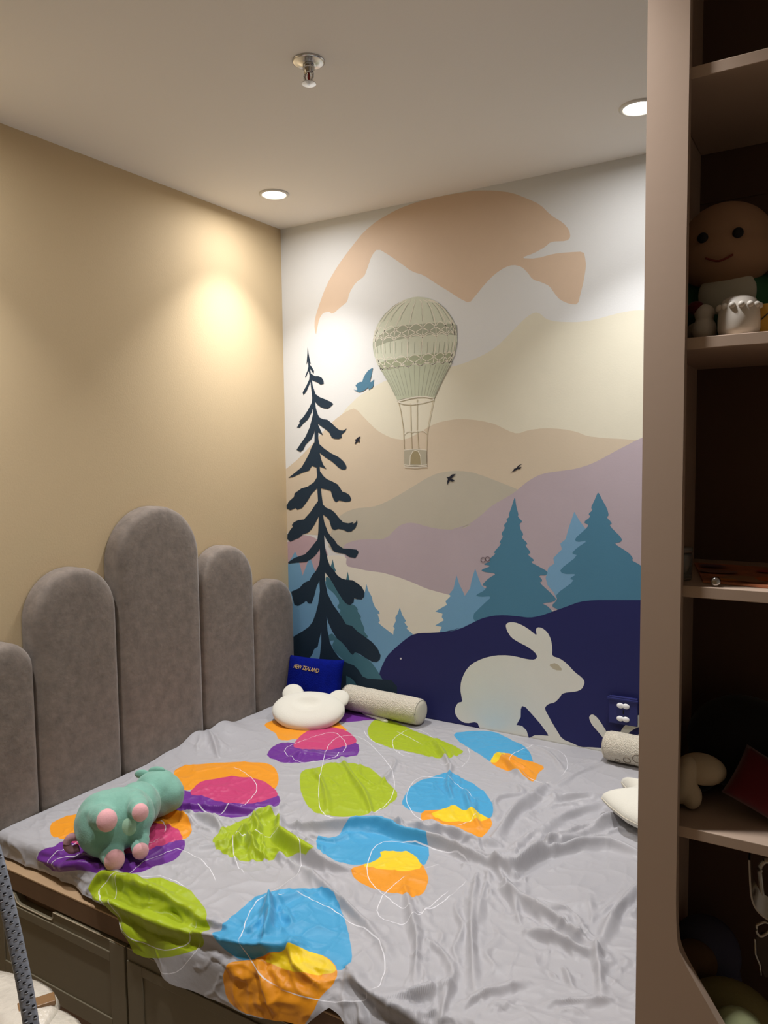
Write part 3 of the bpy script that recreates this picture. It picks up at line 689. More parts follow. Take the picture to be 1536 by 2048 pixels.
# folds: ridges traced over the photograph
def seg_dist(X, Y, poly):
    d = np.full(X.shape, 9.0); tt = np.zeros(X.shape)
    L = 0; lens = []
    for a, b in zip(poly, poly[1:]): lens.append(math.hypot(b[0] - a[0], b[1] - a[1]))
    tot = sum(lens) + 1e-9
    side = np.zeros(X.shape)
    for (a, b), l in zip(zip(poly, poly[1:]), lens):
        ux, uy = (b[0] - a[0]) / (l + 1e-9), (b[1] - a[1]) / (l + 1e-9)
        s = np.clip((X - a[0]) * ux + (Y - a[1]) * uy, 0, l)
        dx, dy = X - a[0] - s * ux, Y - a[1] - s * uy
        dd = np.hypot(dx, dy)
        m = dd < d
        d = np.where(m, dd, d)
        tt = np.where(m, (L + s) / tot, tt)
        side = np.where(m, np.sign(ux * dy - uy * dx), side)
        L += l
    return d, tt, side
RIDGES = [
    (K7([(270, 85), (390, 105), (490, 100), (600, 95), (700, 130), (820, 160), (900, 195), (1000, 230), (1070, 260)]), .026, .016),
    (K7([(1070, 250), (1150, 200), (1250, 175), (1380, 155), (1500, 190)]), .022, .018),
    (K7([(880, 180), (960, 190), (1020, 235), (1080, 240), (1160, 185), (1290, 110), (1500, 60)]), .018, .014),
    (K7([(600, 70), (780, 105), (900, 140), (950, 170)]), .014, .012),
    (K7([(1030, 310), (1130, 370), (1240, 440), (1350, 515)]), .020, .016),
    (K7([(1350, 510), (1360, 580), (1365, 650)]), .012, .012),
    (K7([(1120, 460), (1200, 480), (1280, 515), (1350, 530)]), .020, .016),
    (K7([(1500, 300), (1420, 390), (1360, 490)]), .015, .014),
    (K7([(1010, 230), (1060, 330), (1090, 420)]), .010, .012),
    (K7([(945, 250), (930, 350), (925, 450), (930, 560), (935, 660)]), .013, .012),
    (K7([(985, 240), (965, 330), (950, 420)]), .008, .010),
    (K7([(700, 310), (720, 400), (740, 490), (730, 620)]), .012, .012),
    (K7([(760, 480), (830, 530), (860, 590)]), .008, .010),
    (K7([(250, 190), (350, 240), (450, 330), (530, 400), (600, 470), (640, 530)]), .013, .014),
    (K7([(515, 590), (560, 640), (640, 700), (760, 765)]), .024, .018),
    (K7([(640, 680), (760, 660), (860, 640)]), .015, .014),
    (K7([(830, 740), (850, 650), (870, 590)]), .011, .012),
    (K7([(880, 700), (1000, 660), (1120, 630)]), .009, .012),
    (K7([(100, 190), (150, 110), (240, 45)]), .018, .014),
    (K7([(150, 120), (190, 180), (220, 200)]), .018, .012),
    (K7([(250, 130), (310, 170), (390, 220), (510, 250)]), .024, .016),
    (K7([(225, 330), (240, 400), (230, 480)]), .010, .010),
    (K7([(150, 460), (200, 420), (240, 350)]), .008, .010),
    (K7([(1240, 570), (1270, 640)]), .010, .010),
    (K7([(1180, 700), (1290, 690), (1400, 690)]), .009, .010),
    (K7([(0, 460), (100, 490), (220, 510), (330, 500)]), .020, .016),
    (K7([(200, 560), (230, 640), (260, 700)]), .010, .012),
    (K7([(310, 505), (330, 560), (420, 640)]), .011, .012),
    (K5([(440, 940), (520, 870), (620, 900), (760, 950), (900, 1020), (1040, 1100)]), .020, .016),
    (K5([(480, 985), (600, 1030), (760, 1100), (900, 1150), (1090, 1190)]), .024, .016),
    (K5([(230, 855), (420, 835), (560, 840)]), .010, .012),
    (K5([(180, 800), (350, 830), (430, 835)]), .011, .010),
    (K5([(940, 575), (1040, 600), (1100, 650)]), .018, .014),
    (K5([(1250, 600), (1280, 650), (1230, 700)]), .020, .014),
    (K5([(1380, 580), (1390, 700), (1536, 800)]), .020, .016),
    (K5([(840, 530), (1000, 545), (1300, 560), (1400, 530)]), .015, .012),
    (K5([(780, 575), (900, 585), (960, 620)]), .016, .012),
    (K5([(1010, 170), (1060, 240), (1080, 290)]), .010, .012),
    (K5([(960, 740), (1150, 720), (1300, 740)]), .010, .014),
    (K5([(1500, 960), (1340, 1020), (1330, 1150), (1340, 1250)]), .012, .014),
    (K6([(350, 450), (380, 510), (440, 600), (470, 680)]), .010, .011),
    (K6([(240, 500), (280, 560), (300, 660)]), .008, .011),
    (K6([(770, 490), (760, 560), (775, 610)]), .010, .010),
    (K6([(700, 390), (740, 440), (770, 500)]), .012, .012),
    (K6([(950, 440), (1000, 490), (1060, 540)]), .015, .014),
    (K6([(1130, 560), (1090, 600), (1020, 660), (960, 740), (920, 780)]), .020, .018),
    (K6([(1340, 600), (1200, 610), (1090, 615)]), .016, .015),
    (K6([(1370, 625), (1200, 690), (1000, 800)]), .016, .015),
    (K6([(960, 790), (800, 760), (700, 720), (640, 710)]), .014, .013),
    (K6([(1480, 620), (1400, 690), (1300, 740), (1150, 800)]), .012, .014),
    (K6([(500, 560), (560, 480), (540, 450)]), .006, .010),
    (K6([(820, 580), (840, 640), (880, 720)]), .010, .012),
    (K6([(150, 470), (200, 430), (330, 440), (430, 430)]), .007, .010),
    (K6([(1060, 400), (1150, 440), (1200, 500)]), .006, .010),
    (K6([(1360, 470), (1250, 520), (1180, 560)]), .007, .010),
]
random.seed(5)
HGT = np.zeros(GX.shape)
def offset_line(poly, off, f0, f1, wob):
    n = len(poly)
    i0, i1 = int(f0 * (n - 1)), max(int(f1 * (n - 1)), int(f0 * (n - 1)) + 2)
    out = []
    for i in range(i0, min(i1 + 1, n)):
        a, b = poly[max(i - 1, 0)], poly[min(i + 1, n - 1)]
        L = math.hypot(b[0] - a[0], b[1] - a[1]) + 1e-9
        nx_, ny_ = -(b[1] - a[1]) / L, (b[0] - a[0]) / L
        o = off * (1 + wob * math.sin(i * 0.9 + off * 300))
        out.append((poly[i][0] + nx_ * o, poly[i][1] + ny_ * o))
    return out
CREASES = []
for px, amp, wid in RIDGES:
    poly = [cloth(p) for p in px]
    poly = [tuple(v)[:2] for v in spline([(a, b, 0) for a, b in poly], 5)]
    CREASES.append((poly, amp * 0.98, wid * 0.66))
    CREASES.append((poly, amp * 0.48, wid * 1.7))
    for k in range(3):
        f0 = random.uniform(0, 0.5); f1 = f0 + random.uniform(0.3, 0.55)
        off = random.choice((-1, 1)) * wid * random.uniform(1.5, 4.2)
        l = offset_line(poly, off, f0, min(f1, 1.0), 0.35)
        if len(l) > 2: CREASES.append((l, amp * random.uniform(0.22, 0.42), wid * random.uniform(0.40, 0.62)))
for poly, amp, wid in CREASES:
    g = wid * 4.5 + 0.01
    ax_, bx_ = min(p[0] for p in poly) - g, max(p[0] for p in poly) + g
    at_, bt_ = min(p[1] for p in poly) - g, max(p[1] for p in poly) + g
    m = (GX > ax_) & (GX < bx_) & (GT > at_) & (GT < bt_)
    if not m.any(): continue
    d, tt, side = seg_dist(GX[m], GT[m], poly)
    env_ = np.sin(np.pi * np.clip(tt * 0.88 + 0.06, 0, 1)) ** 0.6
    ww = wid * (1.0 + 0.25 * np.sin(tt * 9 + amp * 900))
    wl = np.where(side > 0, ww * 0.75, ww * 1.35)
    h = np.exp(-(d / wl) ** 2) - 0.32 * np.exp(-((d - 2.2 * ww) / (1.1 * ww)) ** 2)
    HGT[m] += amp * env_ * h
# loose undulation of the cloth
def nz(X, Y, s, off=0.0):
    out = np.empty(X.size)
    xf, yf = X.ravel() * s, Y.ravel() * s
    for i in range(X.size):
        out[i] = noise.noise((xf[i], yf[i], off))
    return out.reshape(X.shape)
def nz_coarse(s, off, sx=1.0, sy=1.0, step=6):
    gx2, gs2 = gx[::step], S[::step]
    X2 = np.repeat(gx2[:, None], len(gs2), 1); T2 = np.interp(gx2, hx, ht)[:, None] * gs2[None, :]
    c = nz(X2 * sx, T2 * sy, s, off)
    a = np.empty((len(gx2), nt_))
    for i in range(len(gx2)): a[i] = np.interp(S, gs2, c[i])
    b = np.empty((nx, nt_))
    for j in range(nt_): b[:, j] = np.interp(gx, gx2, a[:, j])
    return b
near = np.clip(GT / 1.2, 0.35, 1.0)
HGT += 0.0045 * nz_coarse(5.0, 1.3) * near
r1 = 1 - np.abs(nz_coarse(7.0, 4.1, 1.0, 1.6)) * 2.2
HGT += 0.0050 * np.clip(r1, 0, 1) ** 3 * near
r2 = 1 - np.abs(nz_coarse(13.0, 9.7, 1.5, 0.9, 2)) * 2.4
HGT += 0.0034 * np.clip(r2, 0, 1) ** 3 * near
r3 = 1 - np.abs(nz_coarse(22.0, 2.2, 0.8, 1.5, 3)) * 2.6
HGT += 0.0022 * np.clip(r3, 0, 1) ** 2 * np.clip(nz_coarse(3.0, 7.7) * 2.5 + 0.6, 0, 1)
HGT = np.clip(HGT, -0.004, 0.045)
# edges held down by the wall, the headboard and the tuck
edge = np.clip(GT / 0.05, 0, 1) * np.clip((GX - SX0) / 0.05, 0, 1)
HGT = HGT * (0.25 + 0.75 * edge)
# the cloth rides up against the headboard
HGT += 0.040 * np.exp(-((GX - SX0) / 0.11) ** 2) * np.exp(-((GT - 0.60) / 0.19) ** 2) * (1 + 0.25 * np.sin(GT * 40))
HGT += 0.012 * np.exp(-((GX - SX0) / 0.06) ** 2) * np.exp(-((GT - 0.25) / 0.12) ** 2)
# surface normal of the base profile in the y-z plane
dY = np.gradient(PY, axis=1); dZ = np.gradient(PZ, axis=1)
ln = np.hypot(dY, dZ) + 1e-9
NY, NZ = dZ / ln, -dY / ln
hang = np.clip((GT - ARC[2]) / 0.12, 0, 1)
HGT = HGT * (1 - 0.55 * hang)
HGT = np.where(hang > 0, np.maximum(HGT, 0.0) + hang * (0.010 + 0.008 * np.sin(GX * 30 + 2 * np.sin(GX * 9))), np.maximum(HGT, -0.003))
# little lift where the cloth bunches at the headboard
VX = GX.copy(); VY = PY + NY * HGT; VZ = PZ + NZ * HGT
verts = np.stack([VX, VY, VZ], -1).reshape(-1, 3)
idx = np.arange(nx * nt_).reshape(nx, nt_)
q = np.stack([idx[:-1, :-1], idx[:-1, 1:], idx[1:, 1:], idx[1:, :-1]], -1).reshape(-1, 4)
me = bpy.data.meshes.new('bed_sheet')
me.vertices.add(len(verts)); me.vertices.foreach_set('co', verts.ravel())
me.loops.add(q.size); me.loops.foreach_set('vertex_index', q.ravel())
me.polygons.add(len(q)); me.polygons.foreach_set('loop_start', np.arange(0, q.size, 4)); me.polygons.foreach_set('loop_total', np.full(len(q), 4))
me.update(calc_edges=True)

# print: signed distance of every colour, kept on the cloth itself
def sdf_poly(X, Y, poly):
    d = np.full(X.shape, 9.0); ins = np.zeros(X.shape, bool)
    n = len(poly)
    for i in range(n):
        a, b = poly[i], poly[(i + 1) % n]
        ex, ey = b[0] - a[0], b[1] - a[1]
        s = np.clip(((X - a[0]) * ex + (Y - a[1]) * ey) / (ex * ex + ey * ey + 1e-12), 0, 1)
        d = np.minimum(d, np.hypot(X - a[0] - s * ex, Y - a[1] - s * ey))
        c = ((a[1] > Y) != (b[1] > Y)) & (X < ex * (Y - a[1]) / (ey if abs(ey) > 1e-12 else 1e-12) + a[0])
        ins ^= c
    return np.where(ins, d, -d)
PRINT = {
 'purple': [K6([(62, 450), (75, 420), (110, 395), (160, 392), (230, 400), (330, 400), (415, 392), (422, 440), (370, 450), (300, 460), (220, 470), (130, 475)]),
            K5([(885, 455), (930, 455), (1010, 460), (1100, 480), (1270, 490), (1380, 470), (1393, 520), (1330, 550), (1220, 572), (1100, 582), (980, 575), (900, 555), (830, 555), (870, 510)]),
            K5([(175, 800), (200, 760), (260, 735), (310, 700), (380, 700), (450, 720), (600, 740), (780, 710), (915, 690), (918, 740), (880, 790), (800, 830), (650, 855), (500, 862), (380, 850), (250, 862), (200, 840)]),
            K6([(335, 315), (345, 275), (360, 240), (480, 255), (560, 275), (550, 300), (440, 310), (350, 318)])],
 'green': [K5([(435, 945), (460, 900), (520, 855), (600, 875), (720, 878), (830, 895), (930, 940), (1010, 1020), (1045, 1090), (1050, 1150), (1020, 1210), (950, 1240), (850, 1260), (760, 1272), (690, 1262), (630, 1200), (580, 1090), (530, 1010), (460, 990)]),
           K6([(190, 530), (200, 500), (260, 490), (300, 470), (345, 470), (420, 475), (470, 500), (520, 540), (565, 580), (565, 610), (530, 640), (480, 660), (430, 672), (340, 678), (260, 670), (220, 640), (195, 590)]),
           K6([(450, 345), (470, 310), (500, 303), (560, 315), (640, 355), (700, 375), (760, 395), (820, 425), (815, 435), (770, 455), (700, 450), (600, 430), (520, 410), (470, 390), (455, 370)]),
           K7([(40, 140), (55, 115), (110, 80), (180, 50), (240, 40), (275, 60), (270, 110), (280, 140), (350, 160), (400, 190), (420, 210), (370, 220), (330, 200), (300, 190), (230, 205), (160, 208), (90, 195), (55, 170)])],
 'blue': [K6([(780, 360), (850, 350), (910, 348), (960, 360), (1000, 385), (1050, 405), (1075, 430), (1090, 475), (1050, 480), (980, 470), (930, 470), (880, 440), (820, 405), (790, 380)]),
          K6([(580, 630), (600, 585), (640, 545), (700, 525), (760, 505), (830, 535), (890, 575), (930, 620), (935, 655), (925, 695), (860, 690), (790, 680), (710, 670), (650, 665), (600, 650)]),
          K7([(395, 125), (450, 130), (500, 100), (570, 92), (650, 92), (720, 115), (780, 150), (783, 200), (765, 230), (740, 220), (640, 200), (600, 210), (540, 228), (470, 212), (400, 170)]),
          K7([(65, 460), (90, 410), (150, 360), (210, 315), (300, 305), (400, 302), (450, 330), (490, 390), (505, 450), (520, 520), (515, 560), (470, 578), (450, 560), (400, 550), (300, 540), (200, 545), (140, 545), (80, 505)])],
 'orange': [K6([(52, 330), (70, 345), (100, 360), (108, 380), (132, 386), (180, 380), (300, 370), (380, 350), (345, 325), (330, 300), (180, 300), (90, 312)]),
            K5([(860, 365), (880, 340), (960, 325), (1040, 315), (1150, 310), (1250, 310), (1330, 315), (1365, 340), (1383, 390), (1370, 435), (1350, 460), (1200, 440), (1030, 430), (950, 445), (920, 455), (885, 450), (865, 410)]),
            K5([(245, 640), (260, 610), (320, 580), (380, 570), (600, 555), (780, 565), (870, 570), (920, 590), (952, 630), (945, 670), (915, 695), (850, 690), (600, 700), (400, 700), (300, 688), (255, 675)]),
            K6([(918, 467), (945, 435), (985, 432), (1040, 455), (1090, 470), (1135, 490), (1105, 510), (1095, 545), (1060, 540), (1020, 510), (960, 490)]),
            K6([(655, 695), (658, 660), (710, 655), (790, 655), (860, 665), (920, 685), (933, 710), (900, 745), (870, 768), (830, 745), (760, 735), (690, 710)]),
            K7([(510, 235), (560, 225), (640, 190), (730, 190), (770, 240), (782, 280), (765, 320), (735, 342), (690, 330), (600, 310), (530, 280)]),
            K7([(78, 600), (85, 570), (120, 548), (200, 540), (310, 515), (400, 520), (460, 550), (470, 590), (455, 625), (410, 670), (385, 720), (355, 765), (250, 735), (150, 705), (95, 670)])],
 'pink': [K6([(160, 410), (190, 370), (230, 345), (290, 332), (350, 340), (390, 360), (415, 395), (380, 405), (330, 418), (260, 425), (200, 420)]),
          K5([(930, 470), (985, 410), (1030, 400), (1120, 382), (1220, 385), (1290, 395), (1330, 420), (1365, 450), (1380, 480), (1340, 495), (1270, 515), (1180, 518), (1100, 505), (1010, 480)]),
          K5([(310, 700), (370, 685), (450, 650), (650, 600), (830, 612), (880, 640), (912, 692), (880, 705), (780, 735), (690, 760), (600, 770), (450, 740), (380, 720)])],
 'yellow': [K6([(918, 466), (945, 432), (985, 432), (968, 452), (945, 470)]),
            K6([(690, 668), (735, 655), (780, 632), (815, 655), (880, 660), (922, 685), (880, 695), (800, 698), (720, 692)]),
            K7([(545, 228), (620, 195), (613, 172), (700, 172), (735, 190), (764, 238), (700, 247), (620, 240)]),
            K7([(210, 542), (300, 518), (315, 503), (400, 520), (455, 550), (467, 582), (400, 600), (330, 590), (280, 572)])],
 'line1': [K5([(860, 740), (960, 770), (1040, 840), (1085, 940), (1060, 1060), (1030, 1160), (960, 1250), (880, 1350), (700, 1300), (600, 1100), (560, 960), (640, 840)]),
           K5([(920, 480), (1000, 360), (1150, 330), (1255, 390), (1280, 450), (1210, 530), (1080, 570), (960, 540)]),
           K6([(300, 380), (420, 360), (540, 480), (560, 560), (530, 640), (400, 690), (270, 680), (260, 560)]),
           K6([(760, 420), (830, 400), (850, 450), (800, 500), (720, 470), (560, 440), (540, 380), (640, 330)]),
           K7([(170, 350), (300, 310), (440, 370), (600, 470), (640, 560), (600, 680), (440, 690), (250, 640), (140, 500)]),
           K7([(600, 130), (760, 150), (930, 210), (920, 270), (830, 350), (740, 400), (620, 330), (560, 250)]),
           K6([(1090, 400), (1210, 430), (1225, 500), (1140, 560), (1040, 520), (980, 450)]),
           K5([(240, 860), (280, 800), (430, 765), (600, 740), (760, 720), (830, 640), (800, 590), (600, 640), (400, 700), (250, 780)])],
 'line2': [K5([(490, 900), (700, 860), (900, 900), (1000, 1050), (960, 1200), (800, 1240), (640, 1150), (520, 1010)]),
           K5([(1150, 690), (1160, 800), (1230, 900), (1330, 960), (1500, 860), (1480, 740), (1320, 660)]),
           K6([(640, 520), (760, 530), (860, 600), (880, 680), (780, 720), (640, 690), (590, 610)]),
           K6([(110, 420), (250, 370), (330, 350), (380, 410), (330, 450), (200, 480)]),
           K7([(590, 400), (700, 430), (760, 390), (930, 240), (800, 220), (640, 300)]),
           K6([(430, 300), (560, 350), (700, 420), (680, 450), (520, 420), (440, 370)])],
}
margin = 0.03
for name, polys in PRINT.items():
    f = np.full(GX.shape, -0.05)
    for px in polys:
        it = 2 if name.startswith('line') else 1
        P2 = [cloth(p) for p in chaikin(px, it)]
        ax_, bx_ = min(p[0] for p in P2) - margin, max(p[0] for p in P2) + margin
        at_, bt_ = min(p[1] for p in P2) - margin, max(p[1] for p in P2) + margin
        m = (GX > ax_) & (GX < bx_) & (GT > at_) & (GT < bt_)
        if m.any():
            f[m] = np.maximum(f[m], sdf_poly(GX[m], GT[m], P2))
    a = me.attributes.new(name, 'FLOAT', 'POINT')
    a.data.foreach_set('value', f.ravel().astype(np.float32))

sm = bpy.data.materials.new('printed_sheet')
sm.use_nodes = True
nt = sm.node_tree
bs = nt.nodes['Principled BSDF']
bs.inputs['Roughness'].default_value = 0.45
bs.inputs['Specular IOR Level'].default_value = 0.4
bs.inputs['Sheen Weight'].default_value = 0.12
def attr_step(name, lo=-0.0006, hi=0.0006, absval=None):
    a = nt.nodes.new('ShaderNodeAttribute')
    a.attribute_name = name
    out = a.outputs['Fac']
    if absval:
        b = nt.nodes.new('ShaderNodeMath'); b.operation = 'ABSOLUTE'
        nt.links.new(out, b.inputs[0]); out = b.outputs[0]
    r = nt.nodes.new('ShaderNodeMapRange')
    r.inputs['From Min'].default_value = lo
    r.inputs['From Max'].default_value = hi
    nt.links.new(out, r.inputs['Value'])
    return r.outputs[0]
prev = None
GREY = lin((174, 173, 177))
for name, rgb in (('purple', (104, 36, 140)), ('orange', (232, 150, 22)), ('pink', (196, 58, 112)), ('green', (160, 180, 16)), ('blue', (66, 158, 204)), ('orange2', None), ('yellow', (236, 204, 20))):
    if name == 'orange2': continue
    mx = nt.nodes.new('ShaderNodeMix'); mx.data_type = 'RGBA'
    if prev is None: mx.inputs[6].default_value = (*GREY, 1)
    else: nt.links.new(prev, mx.inputs[6])
    mx.inputs[7].default_value = (*lin(rgb), 1)
    nt.links.new(attr_step(name), mx.inputs[0])
    prev = mx.outputs[2]
    if name == 'blue':      # orange overlaps blue, yellow is their overlap
        mx = nt.nodes.new('ShaderNodeMix'); mx.data_type = 'RGBA'
        nt.links.new(prev, mx.inputs[6])
        mx.inputs[7].default_value = (*lin((232, 150, 22)), 1)
        ml = nt.nodes.new('ShaderNodeMath'); ml.operation = 'MULTIPLY'
        inv = nt.nodes.new('ShaderNodeMath'); inv.operation = 'SUBTRACT'; inv.inputs[0].default_value = 1
        pm = nt.nodes.new('ShaderNodeMath'); pm.operation = 'MAXIMUM'
        nt.links.new(attr_step('pink'), pm.inputs[0]); nt.links.new(attr_step('purple'), pm.inputs[1])
        nt.links.new(pm.outputs[0], inv.inputs[1])
        nt.links.new(attr_step('orange'), ml.inputs[0]); nt.links.new(inv.outputs[0], ml.inputs[1])
        nt.links.new(ml.outputs[0], mx.inputs[0])
        prev = mx.outputs[2]
for name in ('line1', 'line2'):
    mx = nt.nodes.new('ShaderNodeMix'); mx.data_type = 'RGBA'
    nt.links.new(prev, mx.inputs[6])
    mx.inputs[7].default_value = (*lin((226, 225, 230)), 1)
    st = attr_step(name, 0.0013, 0.0006, True)
    tc = nt.nodes.new('ShaderNodeTexCoord')
    nn = nt.nodes.new('ShaderNodeTexNoise'); nn.inputs['Scale'].default_value = 5.0
    nt.links.new(tc.outputs['Object'], nn.inputs['Vector'])
    rr = nt.nodes.new('ShaderNodeMapRange'); rr.inputs['From Min'].default_value = 0.40; rr.inputs['From Max'].default_value = 0.46
    nt.links.new(nn.outputs['Fac'], rr.inputs['Value'])
    ml = nt.nodes.new('ShaderNodeMath'); ml.operation = 'MULTIPLY'
    nt.links.new(st, ml.inputs[0]); nt.links.new(rr.outputs[0], ml.inputs[1])
    nt.links.new(ml.outputs[0], mx.inputs[0])
    prev = mx.outputs[2]
nt.links.new(prev, bs.inputs['Base Color'])
tc = nt.nodes.new('ShaderNodeTexCoord')
n1 = nt.nodes.new('ShaderNodeTexNoise'); n1.inputs['Scale'].default_value = 28; n1.inputs['Detail'].default_value = 5
nt.links.new(tc.outputs['Object'], n1.inputs['Vector'])
bp = nt.nodes.new('ShaderNodeBump'); bp.inputs['Strength'].default_value = 0.22; bp.inputs['Distance'].default_value = 0.006
nt.links.new(n1.outputs['Fac'], bp.inputs['Height'])
nt.links.new(bp.outputs[0], bs.inputs['Normal'])
sheet = link('bed_sheet', me, sm, None, True)
tag(sheet, 'crumpled grey bed sheet printed with coloured circles, spread over the bed', 'sheet')

# ------------------------------------------------------------------ things on the bed
# blue cushion in the corner
def pillow_mesh(name, w_, h_, th, M4, m, parent, n=24, flat=0.0, corner=0.35):
    """puffed rectangle in its local x-z plane, y is thickness"""
    bm = bmesh.new()
    g = {}
    for s in (1, -1):
        for i in range(n + 1):
            for j in range(n + 1):
                u, v = -1 + 2 * i / n, -1 + 2 * j / n
                e = max(0.0, (1 - abs(u) ** 3.2)) ** 0.5 * max(0.0, (1 - abs(v) ** 3.2)) ** 0.5
                pin = 1 - 0.05 * (1 - abs(u)) * 0 - 0.045 * (v * v) * (1 - u * u) * 0
                px_ = u * w_ / 2 * (1 - 0.05 * (1 - v * v) * abs(u))
                pz_ = v * h_ / 2 * (1 - 0.05 * (1 - u * u) * abs(v))
                if (abs(u) == 1 or abs(v) == 1) and s == -1:
                    g[(s, i, j)] = g[(1, i, j)]
                else:
                    g[(s, i, j)] = bm.verts.new(M4 @ Vector((px_, -s * th / 2 * e, pz_)))
        for i in range(n):
            for j in range(n):
                f = [g[(s, i, j)], g[(s, i + 1, j)], g[(s, i + 1, j + 1)], g[(s, i, j + 1)]]
                bm.faces.new(f if s == 1 else f[::-1])
    return bm_obj(name, bm, m, parent, True)
cu = empty('blue_cushion', (0.22, -0.07, ZS), 'royal blue plush cushion lettered NEW ZEALAND, propped in the mural corner', 'cushion')
pA, pB, pD = at(579, 1311, 1, -0.085), at(688, 1322, 1, -0.085), at(690, 1395, 1, -0.10)
cw = (pB - pA).length
ch = 0.20
xa = (pB - pA).normalized()
zu = Vector((0, 0.28, 1)).normalized()
M4 = Matrix.Translation(pA + xa * cw / 2 - zu * ch / 2 + Vector((0.006, 0, 0.004))) @ frame(xa, zu).to_4x4()
pillow_mesh('cushion_body', cw, ch, 0.085, M4, M['royal'], cu)
fc = bpy.data.curves.new('lettering', 'FONT')
fc.body = 'NEW ZEALAND'
fc.size = 0.026
fc.shear = 0.25
fc.extrude = 0.0006
fc.align_x = 'LEFT'
tmp = bpy.data.objects.new('lettering', fc)
col.objects.link(tmp)
dg = bpy.context.evaluated_depsgraph_get()
tme = bpy.data.meshes.new_from_object(tmp.evaluated_get(dg))
bpy.data.objects.remove(tmp)
wT = max(v.co.x for v in tme.vertices)
sc_ = 0.138 / wT
out = []
for v in tme.vertices:
    lx = -cw / 2 + 0.056 + v.co.x * sc_
    lz = 0.048 + v.co.y * sc_ * 1.25 - 0.010 * (v.co.x / wT)
    u, vv = lx / (cw / 2), lz / (ch / 2)
    e = max(0, 1 - abs(u) ** 3.2) ** 0.5 * max(0, 1 - abs(vv) ** 3.2) ** 0.5
    v.co = M4 @ Vector((lx, -0.0425 * e - 0.0018 - v.co.z, lz)) - parent_origin(cu)
link('lettering', tme, M['gold'], cu, label='gold embroidered words NEW ZEALAND')

# bear-head baby pillow
bc = at(617, 1421, 2, ZS + 0.045)
bp_ = empty('bear_pillow', (bc.x, bc.y, ZS), 'cream bear-head baby pillow with two round ears and a dented middle', 'pillow')
rx_, ry_ = 0.140, 0.112
TL = 0.40                                     # leans up on the blue cushion
e1 = Vector((0.86, 0.50, -0.02)).normalized()
e2 = Vector((-0.50, 0.86, TL)).normalized()
e3 = e1.cross(e2).normalized()
if e3.z < 0: e3 = -e3
bm = bmesh.new()
NR, NA = 26, 56
def bear_top(rho):
    return 0.004 + 0.036 * math.sqrt(max(0, 1 - rho ** 3.0)) - 0.013 * math.exp(-(rho / 0.26) ** 2.4) + 0.003 * math.exp(-((rho - 0.40) / 0.1) ** 2)
rings = []
for side in (1, -1):
    for i in range(NR + 1):
        rho = math.sin(0.5 * math.pi * i / NR)
        ring = []
        for k in range(NA):
            a = 2 * math.pi * k / NA
            lump = 1 + 0.04 * math.cos(2 * a) - 0.05 * max(0, math.sin(a)) + 0.02 * math.sin(3 * a)
            z = bear_top(rho) if side == 1 else -0.004 - 0.026 * math.sqrt(max(0, 1 - rho ** 4))
            ring.append(bm.verts.new(bc + e1 * rx_ * rho * math.cos(a) * lump + e2 * ry_ * rho * math.sin(a) * lump + e3 * z))
        rings.append(ring)
top, bot = rings[:NR + 1], rings[NR + 1:]
for R_, flip in ((top, False), (bot, True)):
    for a, b in zip(R_, R_[1:]):
        for k in range(NA):
            f = (a[k], b[k], b[(k + 1) % NA], a[(k + 1) % NA])
            bm.faces.new(f[::-1] if flip else f)
n = len(top[-1])
for k in range(n):
    bm.faces.new((top[-1][k], bot[-1][k], bot[-1][(k + 1) % n], top[-1][(k + 1) % n]))
bmesh.ops.remove_doubles(bm, verts=bm.verts, dist=0.0003)
bmesh.ops.recalc_face_normals(bm, faces=bm.faces)
bm_obj('pillow_body', bm, M['bear'], bp_, True)
for a in (122, 34):
    an = math.radians(a)
    c = bc + e1 * rx_ * 0.98 * math.cos(an) + e2 * ry_ * 0.98 * math.sin(an) + e3 * 0.006
    d = (e1 * math.cos(an) + e2 * math.sin(an) + Vector((0, 0, 0.25))).normalized()
    soft('ear', [(c, (0.050, 0.045, 0.017), frame(d, e3 + Vector((0.1, -0.3, 0))), 3)], M['bear'], bp_, 0.005, 2)
tg = at(661, 1445, 2, ZS + 0.016)
bm = add_box(bmesh.new(), tg + Vector((-0.016, -0.004, -0.005)), tg + Vector((0.016, 0.010, -0.002)), 0.0008, 1)
bmesh.ops.rotate(bm, verts=bm.verts, cent=tg, matrix=Matrix.Rotation(0.5, 3, 'Z'))
bm_obj('label_tag', bm, M['tag'], bp_)

